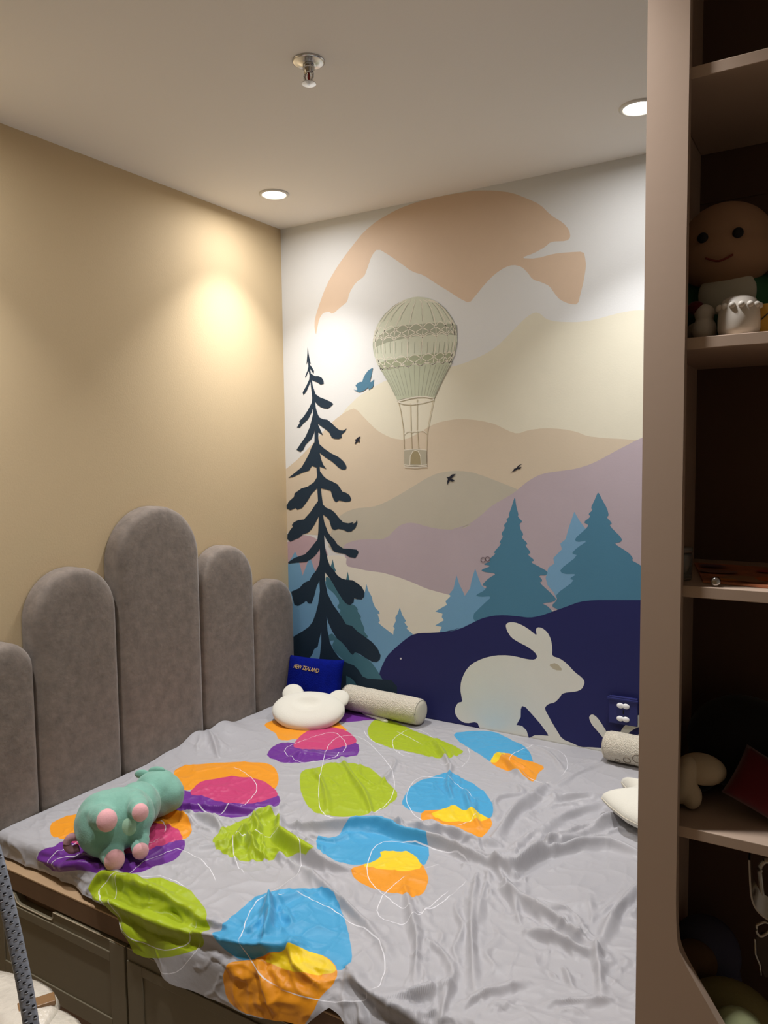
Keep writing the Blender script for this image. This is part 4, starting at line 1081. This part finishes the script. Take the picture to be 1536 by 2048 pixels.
# knitted bolsters along the mural wall
def bolster(name, x0, x1, y, r, label, rings=False, yaw=0.0):
    zc = ZS + r + 0.002
    t = empty(name, (x0, y, ZS), label, 'pillow', 'knitted bolsters by the mural')
    d = Vector((math.cos(yaw), math.sin(yaw), 0))
    L = x1 - x0
    pr = [(r * 0.80, 0.001), (r * 0.90, 0.004), (r * 0.985, 0.014)]
    pr += [(r * (1 + 0.012 * math.sin(k * 1.7)), 0.03 + (L - 0.06) * k / 14) for k in range(15)]
    pr += [(r * 0.985, L - 0.014), (r * 0.90, L - 0.004), (r * 0.80, L - 0.001)]
    bm_obj('bolster_body', add_lathe(bmesh.new(), pr, (x0, y, zc), d, 40, cap=False), M['knit'], t, True)
    for s in (0, 1):
        o = Vector((x0, y, zc)) + d * (L * s)
        q = d if s else -d
        bm_obj('end_cap', add_lathe(bmesh.new(), [(r * 0.82, -0.001), (r * 0.7, 0.004), (r * 0.35, 0.006), (0.0006, 0.006)], o, q, 36, cap=False), M['knit_end'], t, True)
        bm = bmesh.new()
        n = 36
        fr = frame(d, (0, 0, 1))
        ring = [o - q * 0.004 + fr @ Vector((0, r * 0.90 * math.cos(2 * math.pi * k / n), r * 0.90 * math.sin(2 * math.pi * k / n))) for k in range(n + 1)]
        add_tube(bm, ring, 0.0016, 6, cap=False)
        bm_obj('piping', bm, M['knit_end'], t, True)
    if rings:     # stitched outline circles on the cover
        fr = frame(d, (0, 0, 1))
        sb = mat('stitch_brown', (120, 108, 92), 0.8)
        for (u, a, rad) in ((0.085, -0.50, 0.012), (0.120, -0.20, 0.0145), (0.052, -0.72, 0.009), (0.17, -0.02, 0.016), (0.23, -0.3, 0.015)):
            pts = []
            for k in range(25):
                th = 2 * math.pi * k / 24
                uu = u + rad * math.cos(th)
                aa = a + rad * math.sin(th) / r
                pts.append(Vector((x0, y, zc)) + d * uu + fr @ Vector((0, -math.cos(aa), math.sin(aa))) * (r * 1.012))
            bm_obj('stitched_circle', add_tube(bmesh.new(), pts, 0.0011, 5, cap=False), sb, t)
    return t
bolster('bolster_pillow', 0.345, 0.718, -0.066, 0.052, 'long cream knitted bolster between the blue cushion and the white rabbit', yaw=-0.06)
bolster('bolster_pillow', 1.430, 1.80, -0.064, 0.050, 'cream knitted bolster with stitched circles, under the wall outlet', True, yaw=-0.03)
def sheet_z(x, y, r=0.02):
    m = (np.abs(VX - x) < r) & (np.abs(VY - y) < r)
    return float(VZ[m].max()) if m.any() else ZS
tp = at(745, 1430, 2, ZS + 0.012)
tp.z = sheet_z(tp.x, tp.y, 0.06)
bm = bmesh.new()
add_prism(bm, [tp + Vector(v) for v in ((-0.055, 0.012, 0.0), (-0.045, 0.028, 0.0), (0.075, -0.008, 0.0), (0.085, -0.020, 0.0), (0.075, -0.026, 0.0))], (0, 0, 0.006))
tag(bm_obj('white_strap', bm, M['tag']), 'narrow white strap lying on the sheet before the long bolster', 'strap')

# cream cushion with pointed tips at the foot end
OUT = [(1.530, -.473), (1.570, -.520), (1.620, -.566), (1.685, -.600), (1.750, -.640), (1.772, -.560), (1.845, -.520), (1.800, -.440), (1.838, -.350), (1.755, -.345), (1.705, -.250), (1.660, -.325), (1.552, -.336), (1.600, -.403)]
pc = Vector((1.690, -.440, ZS))
ptc = empty('pointed_cushion', pc, 'puffy cream cushion with pointed tips lying beside the bookcase', 'cushion')
OUT2 = []
for i, a in enumerate(OUT):
    b = OUT[(i + 1) % len(OUT)]
    for k in range(6): OUT2.append((a[0] + (b[0] - a[0]) * k / 6, a[1] + (b[1] - a[1]) * k / 6))
bm = bmesh.new()
gr = {}
NS, NRR = len(OUT2), 14
for sd in (1, -1):
    for i in range(1, NRR + 1):
        rho = math.sin(0.5 * math.pi * i / NRR)
        for k, (x, y) in enumerate(OUT2):
            if i == NRR and sd == -1:
                gr[(sd, i, k)] = gr[(1, i, k)]
                continue
            hgt = 0.046 * math.sqrt(max(0, 1 - rho ** 2.4))
            gr[(sd, i, k)] = bm.verts.new((pc.x + (x - pc.x) * rho, pc.y + (y - pc.y) * rho, ZS + 0.047 + sd * hgt * (1 if sd > 0 else 0.9)))
    cv = bm.verts.new((pc.x, pc.y, ZS + 0.047 + sd * 0.046 * (1 if sd > 0 else 0.9)))
    for k in range(NS):
        f = (cv, gr[(sd, 1, k)], gr[(sd, 1, (k + 1) % NS)])
        bm.faces.new(f)
        for i in range(1, NRR):
            bm.faces.new((gr[(sd, i, k)], gr[(sd, i + 1, k)], gr[(sd, i + 1, (k + 1) % NS)], gr[(sd, i, (k + 1) % NS)]))
bmesh.ops.recalc_face_normals(bm, faces=bm.faces)
bm_obj('cushion_body', bm, M['bear'], ptc, True)
bm_obj('seam', add_tube(bmesh.new(), [Vector((x, y, ZS + 0.047)) for x, y in OUT2] + [Vector((OUT2[0][0], OUT2[0][1], ZS + 0.047))], 0.0016, 5, cap=False), M['knit_end'], ptc)

# mint hippo lying on its side
hb_ = at(240, 1690, 2, ZS + 0.01)
hip = empty('plush_hippo', (hb_.x, hb_.y, ZS), 'mint green plush hippo with pink feet lying on its side by the headboard', 'soft toy')
TC = Vector((0.52, -0.85, 0)).normalized()       # toward the viewer
RG = Vector((0.853, 0.521, 0)).normalized()      # viewer's right
UP = Vector((0, 0, 1))
PXM = 1540 / 2.36
def hp(x, y, z):     # a point seen at pixel x,y at height z above the sheet
    return at(x, y, 2, ZS + z)
bcn = hp(232, 1640, 0.088)
long = (RG * 0.93 + UP * 0.22 - TC * 0.38).normalized()
body_rot = frame(long, UP)
head_c = hp(312, 1587, 0.070)
HS = 0.78
leg = lambda a, b, r1, r2: [(a.lerp(b, k / 3), (r1 + (r2 - r1) * k / 3) * HS, None, 2) for k in range(4)]
b1, b2 = bcn + (-long * 0.040 + UP * 0.050 + TC * 0.04) * HS, bcn + (long * 0.075 + UP * 0.045 + TC * 0.03) * HS
b3, b4 = bcn + (-long * 0.02 - UP * 0.055 + TC * 0.03) * HS, bcn + (long * 0.080 - UP * 0.050 + TC * 0.02) * HS
f1, f2 = bcn + (RG * 0.012 + UP * 0.062 + TC * 0.125) * HS, bcn + (RG * 0.112 + UP * 0.072 + TC * 0.088) * HS
f3, f4 = bcn + (RG * 0.030 - UP * 0.072 + TC * 0.118) * HS, bcn + (RG * 0.105 - UP * 0.062 + TC * 0.075) * HS
v3 = lambda a, b, c: (a * HS, b * HS, c * HS)
balls = [(bcn, v3(0.130, 0.105, 0.105), body_rot, 4), (bcn - long * 0.03 * HS, v3(0.105, 0.112, 0.112), body_rot, 4), (head_c, v3(0.090, 0.086, 0.088), body_rot, 4),
         (head_c + (long * 0.045 - UP * 0.012 + TC * 0.01) * HS, v3(0.064, 0.074, 0.070), body_rot, 3), (bcn.lerp(head_c, 0.5), 0.085 * HS, None, 3)]
balls += leg(b1, f1, 0.054, 0.036) + leg(b2, f2, 0.046, 0.029) + leg(b3, f3, 0.050, 0.036) + leg(b4, f4, 0.042, 0.029)
soft('body', balls, M['hippo'], hip, 0.0045, 4, wrinkle=0.0035, wscale=30)
soft('belly_patch', [(bcn + (long * 0.060 + TC * 0.072 - UP * 0.004) * HS, v3(0.040, 0.040, 0.048), body_rot, 3)], M['hippo_belly'], hip, 0.004, 2)
for f, d, r in ((f1, (f1 - b1), 0.033), (f2, (f2 - b2), 0.027), (f3, (f3 - b3), 0.033), (f4, (f4 - b4), 0.027)):
    dd = d.normalized()
    soft('foot_pad', [(f + dd * 0.014 * HS, v3(r * 0.85, r * 1.02, r * 1.12), frame(dd, UP), 3)], M['pink'], hip, 0.0035, 2)
soft('ear', [(head_c + (UP * 0.080 + RG * 0.0 - TC * 0.02) * HS, v3(0.034, 0.012, 0.018), frame(RG, UP), 3)], M['hippo'], hip, 0.0035, 1)
soft('ear', [(head_c + (UP * 0.064 - RG * 0.060 - TC * 0.03) * HS, v3(0.030, 0.012, 0.018), frame(RG, UP), 3)], M['hippo'], hip, 0.0035, 1)
tb = bcn - long * 0.135 * HS - UP * 0.012
bm = add_tube(bmesh.new(), spline([tb + long * 0.02, tb - long * 0.012 + UP * 0.012, tb - long * 0.022 - UP * 0.004, tb - long * 0.012 - UP * 0.022, tb + long * 0.008 - UP * 0.024], 5), 0.0105, 12)
bm_obj('tail', bm, M['tail'], hip, True)
hd = head_c + TC * 0.066 + RG * 0.002 + UP * 0.020
bm = add_tube(bmesh.new(), [hd + RG * -0.004 - UP * 0.012, hd + RG * 0.0 + UP * 0.008, hd + RG * 0.012 + UP * 0.010], 0.0012, 6)
add_tube(bm, [hd + UP * 0.008, hd - RG * 0.004 + UP * 0.014], 0.001, 6)
bm_obj('price_tag_loop', bm, M['thread'], hip)

# ------------------------------------------------------------------ wall outlet
oc = at(1250, 1418, 1, 0.0)
ou = empty('wall_outlet', (oc.x, 0, oc.z), 'navy wall outlet with two white safety plugs on the mural', 'outlet')
box('cover_plate', (oc.x - 0.050, -0.0225, oc.z - 0.050), (oc.x + 0.048, -0.016, oc.z + 0.048), M['navy_plate'], ou, 0.003)
box('top_flange', (oc.x - 0.056, -0.026, oc.z + 0.034), (oc.x + 0.050, -0.016, oc.z + 0.042), M['navy_plate'], ou, 0.002)
for z in (0.018, -0.028):
    bm = bmesh.new()
    for s in (-1, 1):
        add_ball(bm, (oc.x + s * 0.0095, -0.026, oc.z + z), (0.0125, 0.006, 0.0095), None, 3)
    bm_obj('safety_plug', bm, M['plug'], ou, True)
box('switch_slot', (oc.x - 0.002, -0.0235, oc.z - 0.013), (oc.x + 0.002, -0.0222, oc.z + 0.003), M['black'], ou, 0)
box('backing', (oc.x - 0.044, -0.017, oc.z - 0.044), (oc.x + 0.044, -0.0005, oc.z + 0.044), M['navy_plate'], ou, 0)

# ------------------------------------------------------------------ bookcase
UX0, UX1 = 1.882, 2.78
SF = -1.540                    # front of the shelves
UB = -1.235                    # back
case = empty('bookcase', (2.3, -1.4, 0), 'tall beige open bookcase standing at the foot of the bed', 'bookcase')
box('side_panel', (UX0 + 0.002, SF + 0.006, 0), (UX0 + 0.020, UB, 2.44), M['cabinet'], case, 0.001)
box('side_panel', (UX1 - 0.020, SF + 0.006, 0), (UX1 - 0.002, UB, 2.44), M['cabinet'], case, 0.001)
box('back_panel', (UX0 + 0.020, UB - 0.010, 0.05), (UX1 - 0.020, UB - 0.001, 2.43), M['cabinet_back'], case, 0)
box('top_board', (UX0 + 0.002, SF + 0.004, 2.44), (UX1 - 0.002, UB, 2.458), M['cabinet'], case, 0.001)
SHELF = [2.092, 1.734, 1.390, 1.040, 0.46]
for z in SHELF:
    box('shelf', (UX0 + 0.0205, SF, z - 0.016), (UX1 - 0.0205, UB - 0.011, z), M['cabinet'], case, 0.001)
box('back_seam', (UX0 + 0.021, UB - 0.0135, 1.995), (UX1 - 0.021, UB - 0.0101, 2.0), M['cabinet_back'], case, 0)
# front frame board that widens in a sweep towards the floor
ST = 1.9365
curve = [(ST, 2.458), (ST, 0.965), (ST + 0.0008, 0.91), (1.9405, 0.868), (1.949, 0.846), (1.961, 0.826), (1.979, 0.798), (1.999, 0.767), (2.03, 0.720), (2.07, 0.664), (2.12, 0.60), (2.18, 0.54), (2.25, 0.49), (2.33, 0.455), (2.42, 0.44), (UX1, 0.435), (UX1, 0.0), (UX0, 0.0), (UX0, 2.458)]
sm_c = [curve[0], curve[1]] + [tuple(v)[:2] for v in spline([(a, b, 0) for a, b in curve[1:15]], 4)][1:] + curve[15:]
bm = add_prism(bmesh.new(), [(x, SF - 0.013, z) for x, z in sm_c], (0, 0.018, 0))
bm_obj('front_frame', bm, M['cabinet'], case)

# ---- things on the shelves
SFY = SF + 0.015
def on_y(x, y, v): return at(x, y, 1, v)
# soft doll, plain stand-in
dz = SHELF[1]
dy = SF + 0.12
hc_ = on_y(1452, 492, dy)
doll = empty('soft_doll', (hc_.x, dy, dz), 'sitting soft baby doll in a green and white top on the upper shelf', 'doll')
soft('head', [(hc_, (0.066, 0.058, 0.062), None, 4), (hc_ + Vector((0, -0.01, -0.018)), (0.070, 0.054, 0.046), None, 4)], M['skin'], doll, 0.005, 3)
soft('ear', [(hc_ + Vector((0.068, 0.005, -0.015)), (0.012, 0.010, 0.017), None, 3)], M['skin'], doll, 0.003, 1)
soft('ear', [(hc_ + Vector((-0.068, 0.005, -0.015)), (0.012, 0.010, 0.017), None, 3)], M['skin'], doll, 0.003, 1)
for s in (-1, 1):
    bm_obj('eye', add_ball(bmesh.new(), hc_ + Vector((s * 0.023, -0.058, 0.002)), (0.0075, 0.004, 0.0075), None, 3), M['black'], doll, True)
bm_obj('mouth', add_tube(bmesh.new(), spline([hc_ + Vector((-0.018, -0.063, -0.028)), hc_ + Vector((0.0, -0.066, -0.035)), hc_ + Vector((0.018, -0.063, -0.028))], 5), 0.0016, 6), mat('mouth_thread', (120, 50, 40), 0.8), doll, True)
bd = Vector((hc_.x + 0.006, dy + 0.015, dz + 0.060))
soft('body', [(bd, (0.060, 0.050, 0.058), None, 4), (bd + Vector((0, 0, 0.03)), (0.045, 0.04, 0.035), None, 3), (bd + Vector((-0.06, -0.01, 0.012)), (0.022, 0.022, 0.040), None, 3), (bd + Vector((0.066, -0.01, 0.008)), (0.022, 0.022, 0.042), None, 3)], M['doll_green'], doll, 0.005, 4)
soft('bib', [(bd + Vector((0, -0.040, 0.012)), (0.040, 0.014, 0.036), None, 4)], M['doll_white'], doll, 0.004, 2)
for s in (-1, 1):
    soft('leg', [(bd + Vector((s * 0.035, -0.035, -0.042)), (0.022, 0.045, 0.017), None, 3)], M['yellow_card'] if s > 0 else M['doll_white'], doll, 0.004, 2)

wc = on_y(1478, 633, SF + 0.035)
wt = empty('white_cup', (wc.x, SF + 0.035, dz), 'small white ribbed cup upside down at the edge of the doll shelf', 'cup')
bm = add_lathe(bmesh.new(), [(0.024, 0.0), (0.027, 0.010), (0.027, 0.024), (0.0255, 0.040), (0.021, 0.050), (0.012, 0.055), (0.001, 0.056)], (wc.x, SF + 0.035, dz), n=28)
bm_obj('cup_body', bm, M['white_ware'], wt, True)
bm = bmesh.new()
for k in range(14):
    a = 2 * math.pi * k / 14
    add_ball(bm, (wc.x + 0.0255 * math.cos(a), SF + 0.035 + 0.0255 * math.sin(a), dz + 0.040), 0.0045, None, 2)
bm_obj('beaded_rim', bm, M['white_ware'], wt, True)
fg = on_y(1397, 642, SF + 0.05)
ft = empty('small_figurine', (fg.x, SF + 0.05, dz), 'small white figurine with a red cap beside the bookcase edge', 'figurine')
soft('figure_body', [((fg.x + 0.008, SF + 0.05, dz + 0.016), (0.017, 0.015, 0.018), None, 3), ((fg.x + 0.008, SF + 0.05, dz + 0.038), (0.014, 0.013, 0.014), None, 3)], M['white_ware'], ft, 0.003, 2)
soft('cap', [((fg.x - 0.004, SF + 0.052, dz + 0.048), (0.012, 0.012, 0.010), None, 3)], M['red'], ft, 0.003, 1)
yb0 = on_y(1512, 640, SF + 0.05)
yt = empty('yellow_box', (yb0.x, SF + 0.05, dz), 'yellow card box with dark printed lines on the doll shelf', 'box')
box('box_body', (yb0.x - 0.012, SF + 0.036, dz + 0.0005), (yb0.x + 0.055, SF + 0.066, dz + 0.042), M['yellow_card'], yt, 0.001)
bm = add_tube(bmesh.new(), [(yb0.x - 0.004, SF + 0.0355, dz + 0.010), (yb0.x + 0.02, SF + 0.0355, dz + 0.032), (yb0.x + 0.05, SF + 0.0355, dz + 0.038)], 0.0008, 5)
bm_obj('printed_line', bm, M['black'], yt)

# picture sheet, jar and screw on the third shelf
pz = SHELF[2]
pic = empty('picture_card', (2.1, -1.42, pz), 'orange printed picture card lying on the middle shelf', 'picture')
c0 = [(1.958, SF + 0.034), (2.20, SF + 0.010), (2.24, SF + 0.20), (1.915, SF + 0.22)]
bm = add_prism(bmesh.new(), [(x, y, pz + 0.0006) for x, y in c0], (0, 0, 0.003))
bm_obj('card', bm, mat('orange_card', (190, 120, 84), 0.5, var=0.45, vscale=18), pic)
random.seed(3)
blobs = [(2.005, SF + 0.075, .030, .026, (170, 130, 96)), (2.045, SF + 0.085, .024, .024, (214, 112, 48)), (1.985, SF + 0.050, .016, .010, (206, 132, 60)), (2.02, SF + 0.050, .018, .010, (176, 124, 92)), (2.09, SF + 0.045, .035, .022, (222, 150, 70)), (1.965, SF + 0.12, .028, .018, (150, 108, 96)), (2.03, SF + 0.15, .016, .012, (176, 60, 60)), (2.08, SF + 0.13, .012, .010, (200, 180, 70)), (2.10, SF + 0.030, .030, .007, (206, 70, 44)), (1.95, SF + 0.17, .02, .014, (120, 90, 110))]
for k, (x, y, a, b, rgb) in enumerate(blobs):
    pts = [Vector((x + a * math.cos(2 * math.pi * j / 18) * (1 + 0.1 * math.sin(3 * j)), y + b * math.sin(2 * math.pi * j / 18), pz + 0.0042 + 0.0003 * k)) for j in range(18)]
    bm = poly_mesh(bmesh.new(), pts)
    for f in bm.faces:
        f.normal_update()
        if f.normal.z < 0: f.normal_flip()
    bm_obj('printed_shape', bm, mat('print_%d' % k, rgb, 0.5), pic)
jc = (1.9215, SF + 0.055, pz)
jar = empty('clear_jar', jc, 'small clear plastic jar beside the picture card', 'jar')
bm = add_lathe(bmesh.new(), [(0.017, 0.0005), (0.018, 0.003), (0.018, 0.036), (0.016, 0.040), (0.0145, 0.038), (0.0155, 0.034), (0.0155, 0.004)], jc, n=28)
bm_obj('jar_body', bm, M['glass'], jar, True)
bm_obj('jar_lid', add_lathe(bmesh.new(), [(0.0185, 0.0405), (0.0185, 0.047), (0.017, 0.048)], jc, n=28), M['glass'], jar, True)
sc0 = on_y(1432, 1167, SF + 0.016)
scw = empty('steel_screw', (sc0.x, SF + 0.016, pz), 'little steel screw standing on the middle shelf edge', 'screw')
bm_obj('screw_head', add_lathe(bmesh.new(), [(0.003, 0.0), (0.0065, 0.002), (0.0068, 0.004), (0.005, 0.0062), (0.0025, 0.007)], (sc0.x, SF + 0.012, pz + 0.0068), (0.2, -1, 0.25), 20), M['chrome'], scw, True)
bm_obj('screw_shank', add_tube(bmesh.new(), [(sc0.x, SF + 0.013, pz + 0.0065), (sc0.x - 0.003, SF + 0.030, pz + 0.0035)], 0.0028, 10), M['chrome'], scw, True)

# plush toys on the fourth shelf
qz = SHELF[3]
q1 = Vector((1.985, SF + 0.15, qz))
tt_ = empty('black_plush', q1, 'black plush toy with cream hands on the lower shelf', 'soft toy')
soft('body', [((2.00, SF + 0.18, qz + 0.075), (0.085, 0.07, 0.075), None, 4), ((2.05, SF + 0.16, qz + 0.06), (0.06, 0.06, 0.06), None, 3), ((1.94, SF + 0.14, qz + 0.03), (0.030, 0.05, 0.029), None, 3)], M['dark_plush'], tt_, 0.006, 4)
h1 = on_y(1403, 1538, SF + 0.08)
soft('hand', [(h1, (0.036, 0.024, 0.024), None, 3)], M['cream_plush'], tt_, 0.004, 2)
h2 = on_y(1367, 1560, SF + 0.06)
soft('hand', [(h2, (0.018, 0.022, 0.040), Matrix.Rotation(0.25, 3, 'Y'), 3), (h2 + Vector((0.012, 0, -0.022)), (0.015, 0.018, 0.02), None, 3)], M['cream_plush'], tt_, 0.004, 2)
r0 = on_y(1490, 1610, SF + 0.10)
rt = empty('red_cushion', (r0.x, SF + 0.11, qz), 'small dark red cushion leaning on the black plush toy', 'cushion')
M4 = Matrix.Translation((r0.x + 0.035, SF + 0.075, qz + 0.050)) @ Matrix.Rotation(math.radians(24), 4, 'Y') @ Matrix.Rotation(-0.45, 4, 'X')
pillow_mesh('cushion_body', 0.105, 0.08, 0.05, M4, M['red'], rt, 14)
bl0 = on_y(1520, 1507, SF + 0.20)
bt = empty('blue_plush', (bl0.x, SF + 0.20, bl0.z), 'steel blue plush arm resting on the black plush toy', 'soft toy')
soft('arm', [(bl0, (0.035, 0.018, 0.014), Matrix.Rotation(0.35, 3, 'Y'), 3), (bl0 + Vector((0.04, 0, -0.016)), (0.04, 0.02, 0.018), Matrix.Rotation(0.35, 3, 'Y'), 3)], M['blue_plush'], bt, 0.004, 2)

# chrome bag handle and clip hanging below that shelf
hk = on_y(1560, 1760, SF + 0.05)
ht0 = empty('hanging_chrome_handle', (hk.x, SF + 0.05, qz - 0.016), 'curved chrome handle band hanging under the lower shelf', 'handle')
def ypt(x, y, d=0.05): return on_y(x, y, SF + d)
band = spline([ypt(1500, 1700), ypt(1502, 1745), ypt(1505, 1775), ypt(1513, 1796), ypt(1528, 1812), ypt(1548, 1822), ypt(1575, 1822), ypt(1600, 1800), ypt(1610, 1760), ypt(1612, 1700)], 6)
bm = bmesh.new()
prev_ = None
for i, p in enumerate(band):
    t_ = (band[min(i + 1, len(band) - 1)] - band[max(i - 1, 0)]).normalized()
    nn_ = Vector((0, 1, 0)).cross(t_).normalized() * 0.0012
    hw_ = Vector((0, 0.008, 0.0115))
    a = [bm.verts.new(p - hw_ - nn_), bm.verts.new(p + hw_ - nn_), bm.verts.new(p + hw_ + nn_), bm.verts.new(p - hw_ + nn_)]
    if prev_:
        for k in range(4): bm.faces.new((prev_[k], prev_[(k + 1) % 4], a[(k + 1) % 4], a[k]))
    prev_ = a
bmesh.ops.recalc_face_normals(bm, faces=bm.faces)
bm_obj('metal_band', bm, M['steel'], ht0)
loop = spline([ypt(1530, 1722, .06), ypt(1520, 1735, .06), ypt(1522, 1760, .06), ypt(1526, 1790, .06), ypt(1540, 1806, .06), ypt(1570, 1806, .06), ypt(1586, 1780, .06), ypt(1590, 1735, .06), ypt(1575, 1722, .06), ypt(1530, 1722, .06)], 5)
bm_obj('inner_loop', add_tube(bmesh.new(), loop, 0.004, 10, cap=False), M['steel'], ht0, True)
ck = empty('hanging_clip', ypt(1520, 1860), 'steel snap clip with a long tongue hanging below the chrome handle', 'clip')
bm_obj('clip_ring', add_tube(bmesh.new(), spline([ypt(1514, 1850), ypt(1513, 1862), ypt(1520, 1872), ypt(1532, 1868), ypt(1545, 1852), ypt(1530, 1844), ypt(1514, 1850)], 5), 0.0022, 8, cap=False), M['steel'], ck, True)
bm = add_prism(bmesh.new(), [ypt(1511, 1876), ypt(1522, 1868), ypt(1560, 1872), ypt(1560, 1950), ypt(1530, 1955), ypt(1521, 1930), ypt(1511, 1910)], (0, 0.006, 0))
bm_obj('clip_tongue', bm, mat('dark_leather', (58, 44, 34), 0.35), ck)
bm_obj('clip_edge', add_tube(bmesh.new(), [ypt(1510, 1878, .049), ypt(1511, 1908, .049), ypt(1520, 1930, .049), ypt(1522, 1950, .049)], 0.0016, 6), M['steel'], ck, True)

# plush heap in the bottom bay
gz = SHELF[4]
p1 = Vector((2.03, SF + 0.13, gz))
ot = empty('olive_plush', p1, 'large olive plush toy in the bottom of the bookcase', 'soft toy')
oc_ = on_y(1450, 2000, SF + 0.10)
soft('body', [(oc_ + Vector((0.01, -0.01, -0.06)), (0.085, 0.055, 0.10), None, 4), (Vector((oc_.x + 0.01, SF + 0.088, gz + 0.12)), (0.10, 0.062, 0.119), None, 4)], M['olive_plush'], ot, 0.007, 4)
soft('muzzle', [(on_y(1478, 2060, SF + 0.035), (0.035, 0.022, 0.034), None, 3)], M['sage_plush'], ot, 0.005, 2)
s1 = on_y(1405, 1895, SF + 0.16)
stt = empty('slate_plush', (s1.x, SF + 0.19, gz), 'slate and brown plush toy behind the olive plush', 'soft toy')
soft('body', [(s1 + Vector((0.0, 0.04, -0.03)), (0.055, 0.05, 0.06), None, 4), (Vector((s1.x, SF + 0.22, gz + 0.16)), (0.06, 0.05, 0.159), None, 4)], M['slate_plush'], stt, 0.007, 4)
soft('face', [(s1 + Vector((-0.01, -0.012, -0.02)), (0.036, 0.03, 0.034), None, 3)], mat('brown_plush', (110, 84, 58), 0.9), stt, 0.005, 2)

# ------------------------------------------------------------------ wrapped chair in front of the bed
SZ = 0.455
ch0 = Vector((0.60, -2.0, 0))
chair = empty('wrapped_chair', ch0, 'plastic-wrapped white chair with a grey woven frame before the bed', 'chair')
def seat_cushion(name, c, rx, ry, z0, z1, m, rot=0.0):
    bm = bmesh.new()
    n = 48
    rings = []
    prof = [(0.93, z0), (0.985, z0 + 0.008), (1.0, (z0 + z1) / 2), (0.985, z1 - 0.010), (0.95, z1 - 0.002), (0.80, z1 + 0.004), (0.5, z1 + 0.008), (0.2, z1 + 0.010)]
    for f, z in prof:
        ring = []
        for k in range(n):
            a = 2 * math.pi * k / n
            cs, sn = math.cos(a), math.sin(a)
            e = (abs(cs) ** 4 + abs(sn) ** 4) ** (-1 / 4)
            wr = 1 + 0.006 * noise.noise(Vector((cs * 6, sn * 6, z * 40)))
            qx, qy = rx * f * cs * e * wr, ry * f * sn * e * wr
            ring.append(bm.verts.new((c[0] + qx * math.cos(rot) - qy * math.sin(rot), c[1] + qx * math.sin(rot) + qy * math.cos(rot), z + 0.003 * noise.noise(Vector((cs * f * 8, sn * f * 8, 3.0))))))
        rings.append(ring)
    for a, b in zip(rings, rings[1:]):
        for k in range(n): bm.faces.new((a[k], a[(k + 1) % n], b[(k + 1) % n], b[k]))
    bm.faces.new(rings[0][::-1]); bm.faces.new(rings[-1])
    return bm_obj(name, bm, m, chair, True)
SA = math.radians(16)
seat_cushion('seat', (0.575, -1.996), 0.270, 0.270, SZ - 0.06, SZ - 0.006, M['wrap_seat'], SA)
seat_cushion('front_cushion', (0.690, -2.012), 0.268, 0.268, SZ - 0.085, SZ - 0.020, M['wrap_seat'], SA)
bm = add_box(bmesh.new(), (-0.046, -0.016, SZ - 0.012), (0.026, 0.016, SZ - 0.001), 0.0025, 2)
bmesh.ops.transform(bm, matrix=Matrix.Translation((0.722, -1.752, 0)) @ Matrix.Rotation(math.radians(60), 4, 'Z'), verts=bm.verts)
bm_obj('wood_strip', bm, M['wrap_wood'], chair)
for (x, y) in ((0.26, -2.18), (0.26, -1.80), (0.78, -2.18), (0.74, -1.85)):
    bm_obj('leg', add_tube(bmesh.new(), [(x, y, 0.0), (x * 0.9 + 0.05, y * 0.95 - 0.1, SZ - 0.07)], [0.012, 0.017], 12), M['wrap_wood'], chair, True)
post_px = [(-60, 1560), (-32, 1640), (-8, 1720), (10, 1790), (25, 1855), (38, 1915), (50, 1975), (62, 2048), (70, 2110), (74, 2180)]
pp = spline([on_y(x, y, -1.93) for x, y in post_px], 7)
bm = bmesh.new()
tc_dir = Vector((0.90, -0.43, 0))
rings = []
for i, p in enumerate(pp):
    t_ = (pp[min(i + 1, len(pp) - 1)] - pp[max(i - 1, 0)]).normalized()
    s_ = t_.cross(tc_dir).normalized()
    n_ = s_.cross(t_).normalized()
    hw = 0.0125
    rings.append([bm.verts.new(p + s_ * hw * a + n_ * 0.009 * b) for a, b in ((-1, -.5), (-.6, -1), (.6, -1), (1, -.5), (1, .5), (.6, 1), (-.6, 1), (-1, .5))])
for a, b in zip(rings, rings[1:]):
    for k in range(8): bm.faces.new((a[k], a[(k + 1) % 8], b[(k + 1) % 8], b[k]))
bm.faces.new(rings[0][::-1]); bm.faces.new(rings[-1])
bmesh.ops.recalc_face_normals(bm, faces=bm.faces)
post = bm_obj('back_post', bm, M['strap'], chair, True)
bl_, bd_ = bmesh.new(), bmesh.new()
rows = 0
for i in range(2, len(pp) - 2):
    p = pp[i]
    t_ = (pp[i + 1] - pp[i - 1]).normalized()
    s_ = t_.cross(tc_dir).normalized()
    n_ = s_.cross(t_).normalized()
    if n_.dot(tc_dir) < 0: n_ = -n_
    for j, off in enumerate((-0.0075, 0.0, 0.0075)):
        ph = (i + j) % 2
        c = p + s_ * off + n_ * 0.0092 + t_ * (0.004 if ph else -0.002)
        r_ = frame(s_, n_)
        B = bd_ if ph else bl_
        add_ball(B, c, (0.0032, 0.0022, 0.0010) if ph else (0.0040, 0.0012, 0.0012), r_, 1)
bm_obj('dark_strands', bd_, M['strap_dark'], post, True)
bm_obj('pale_strands', bl_, M['strap_light'], post, True)
# the other side of the back frame and its top rail, outside the picture
q0 = pp[0]
rail = spline([q0, q0 + Vector((-0.06, 0.02, 0.05)), q0 + Vector((-0.22, 0.12, 0.08)), Vector((0.14, -1.85, q0.z + 0.03)), Vector((0.13, -1.84, 0.60)), Vector((0.20, -1.85, 0.40))], 8)
bm_obj('back_rail', add_tube(bmesh.new(), rail, 0.0155, 10), M['strap'], chair, True)
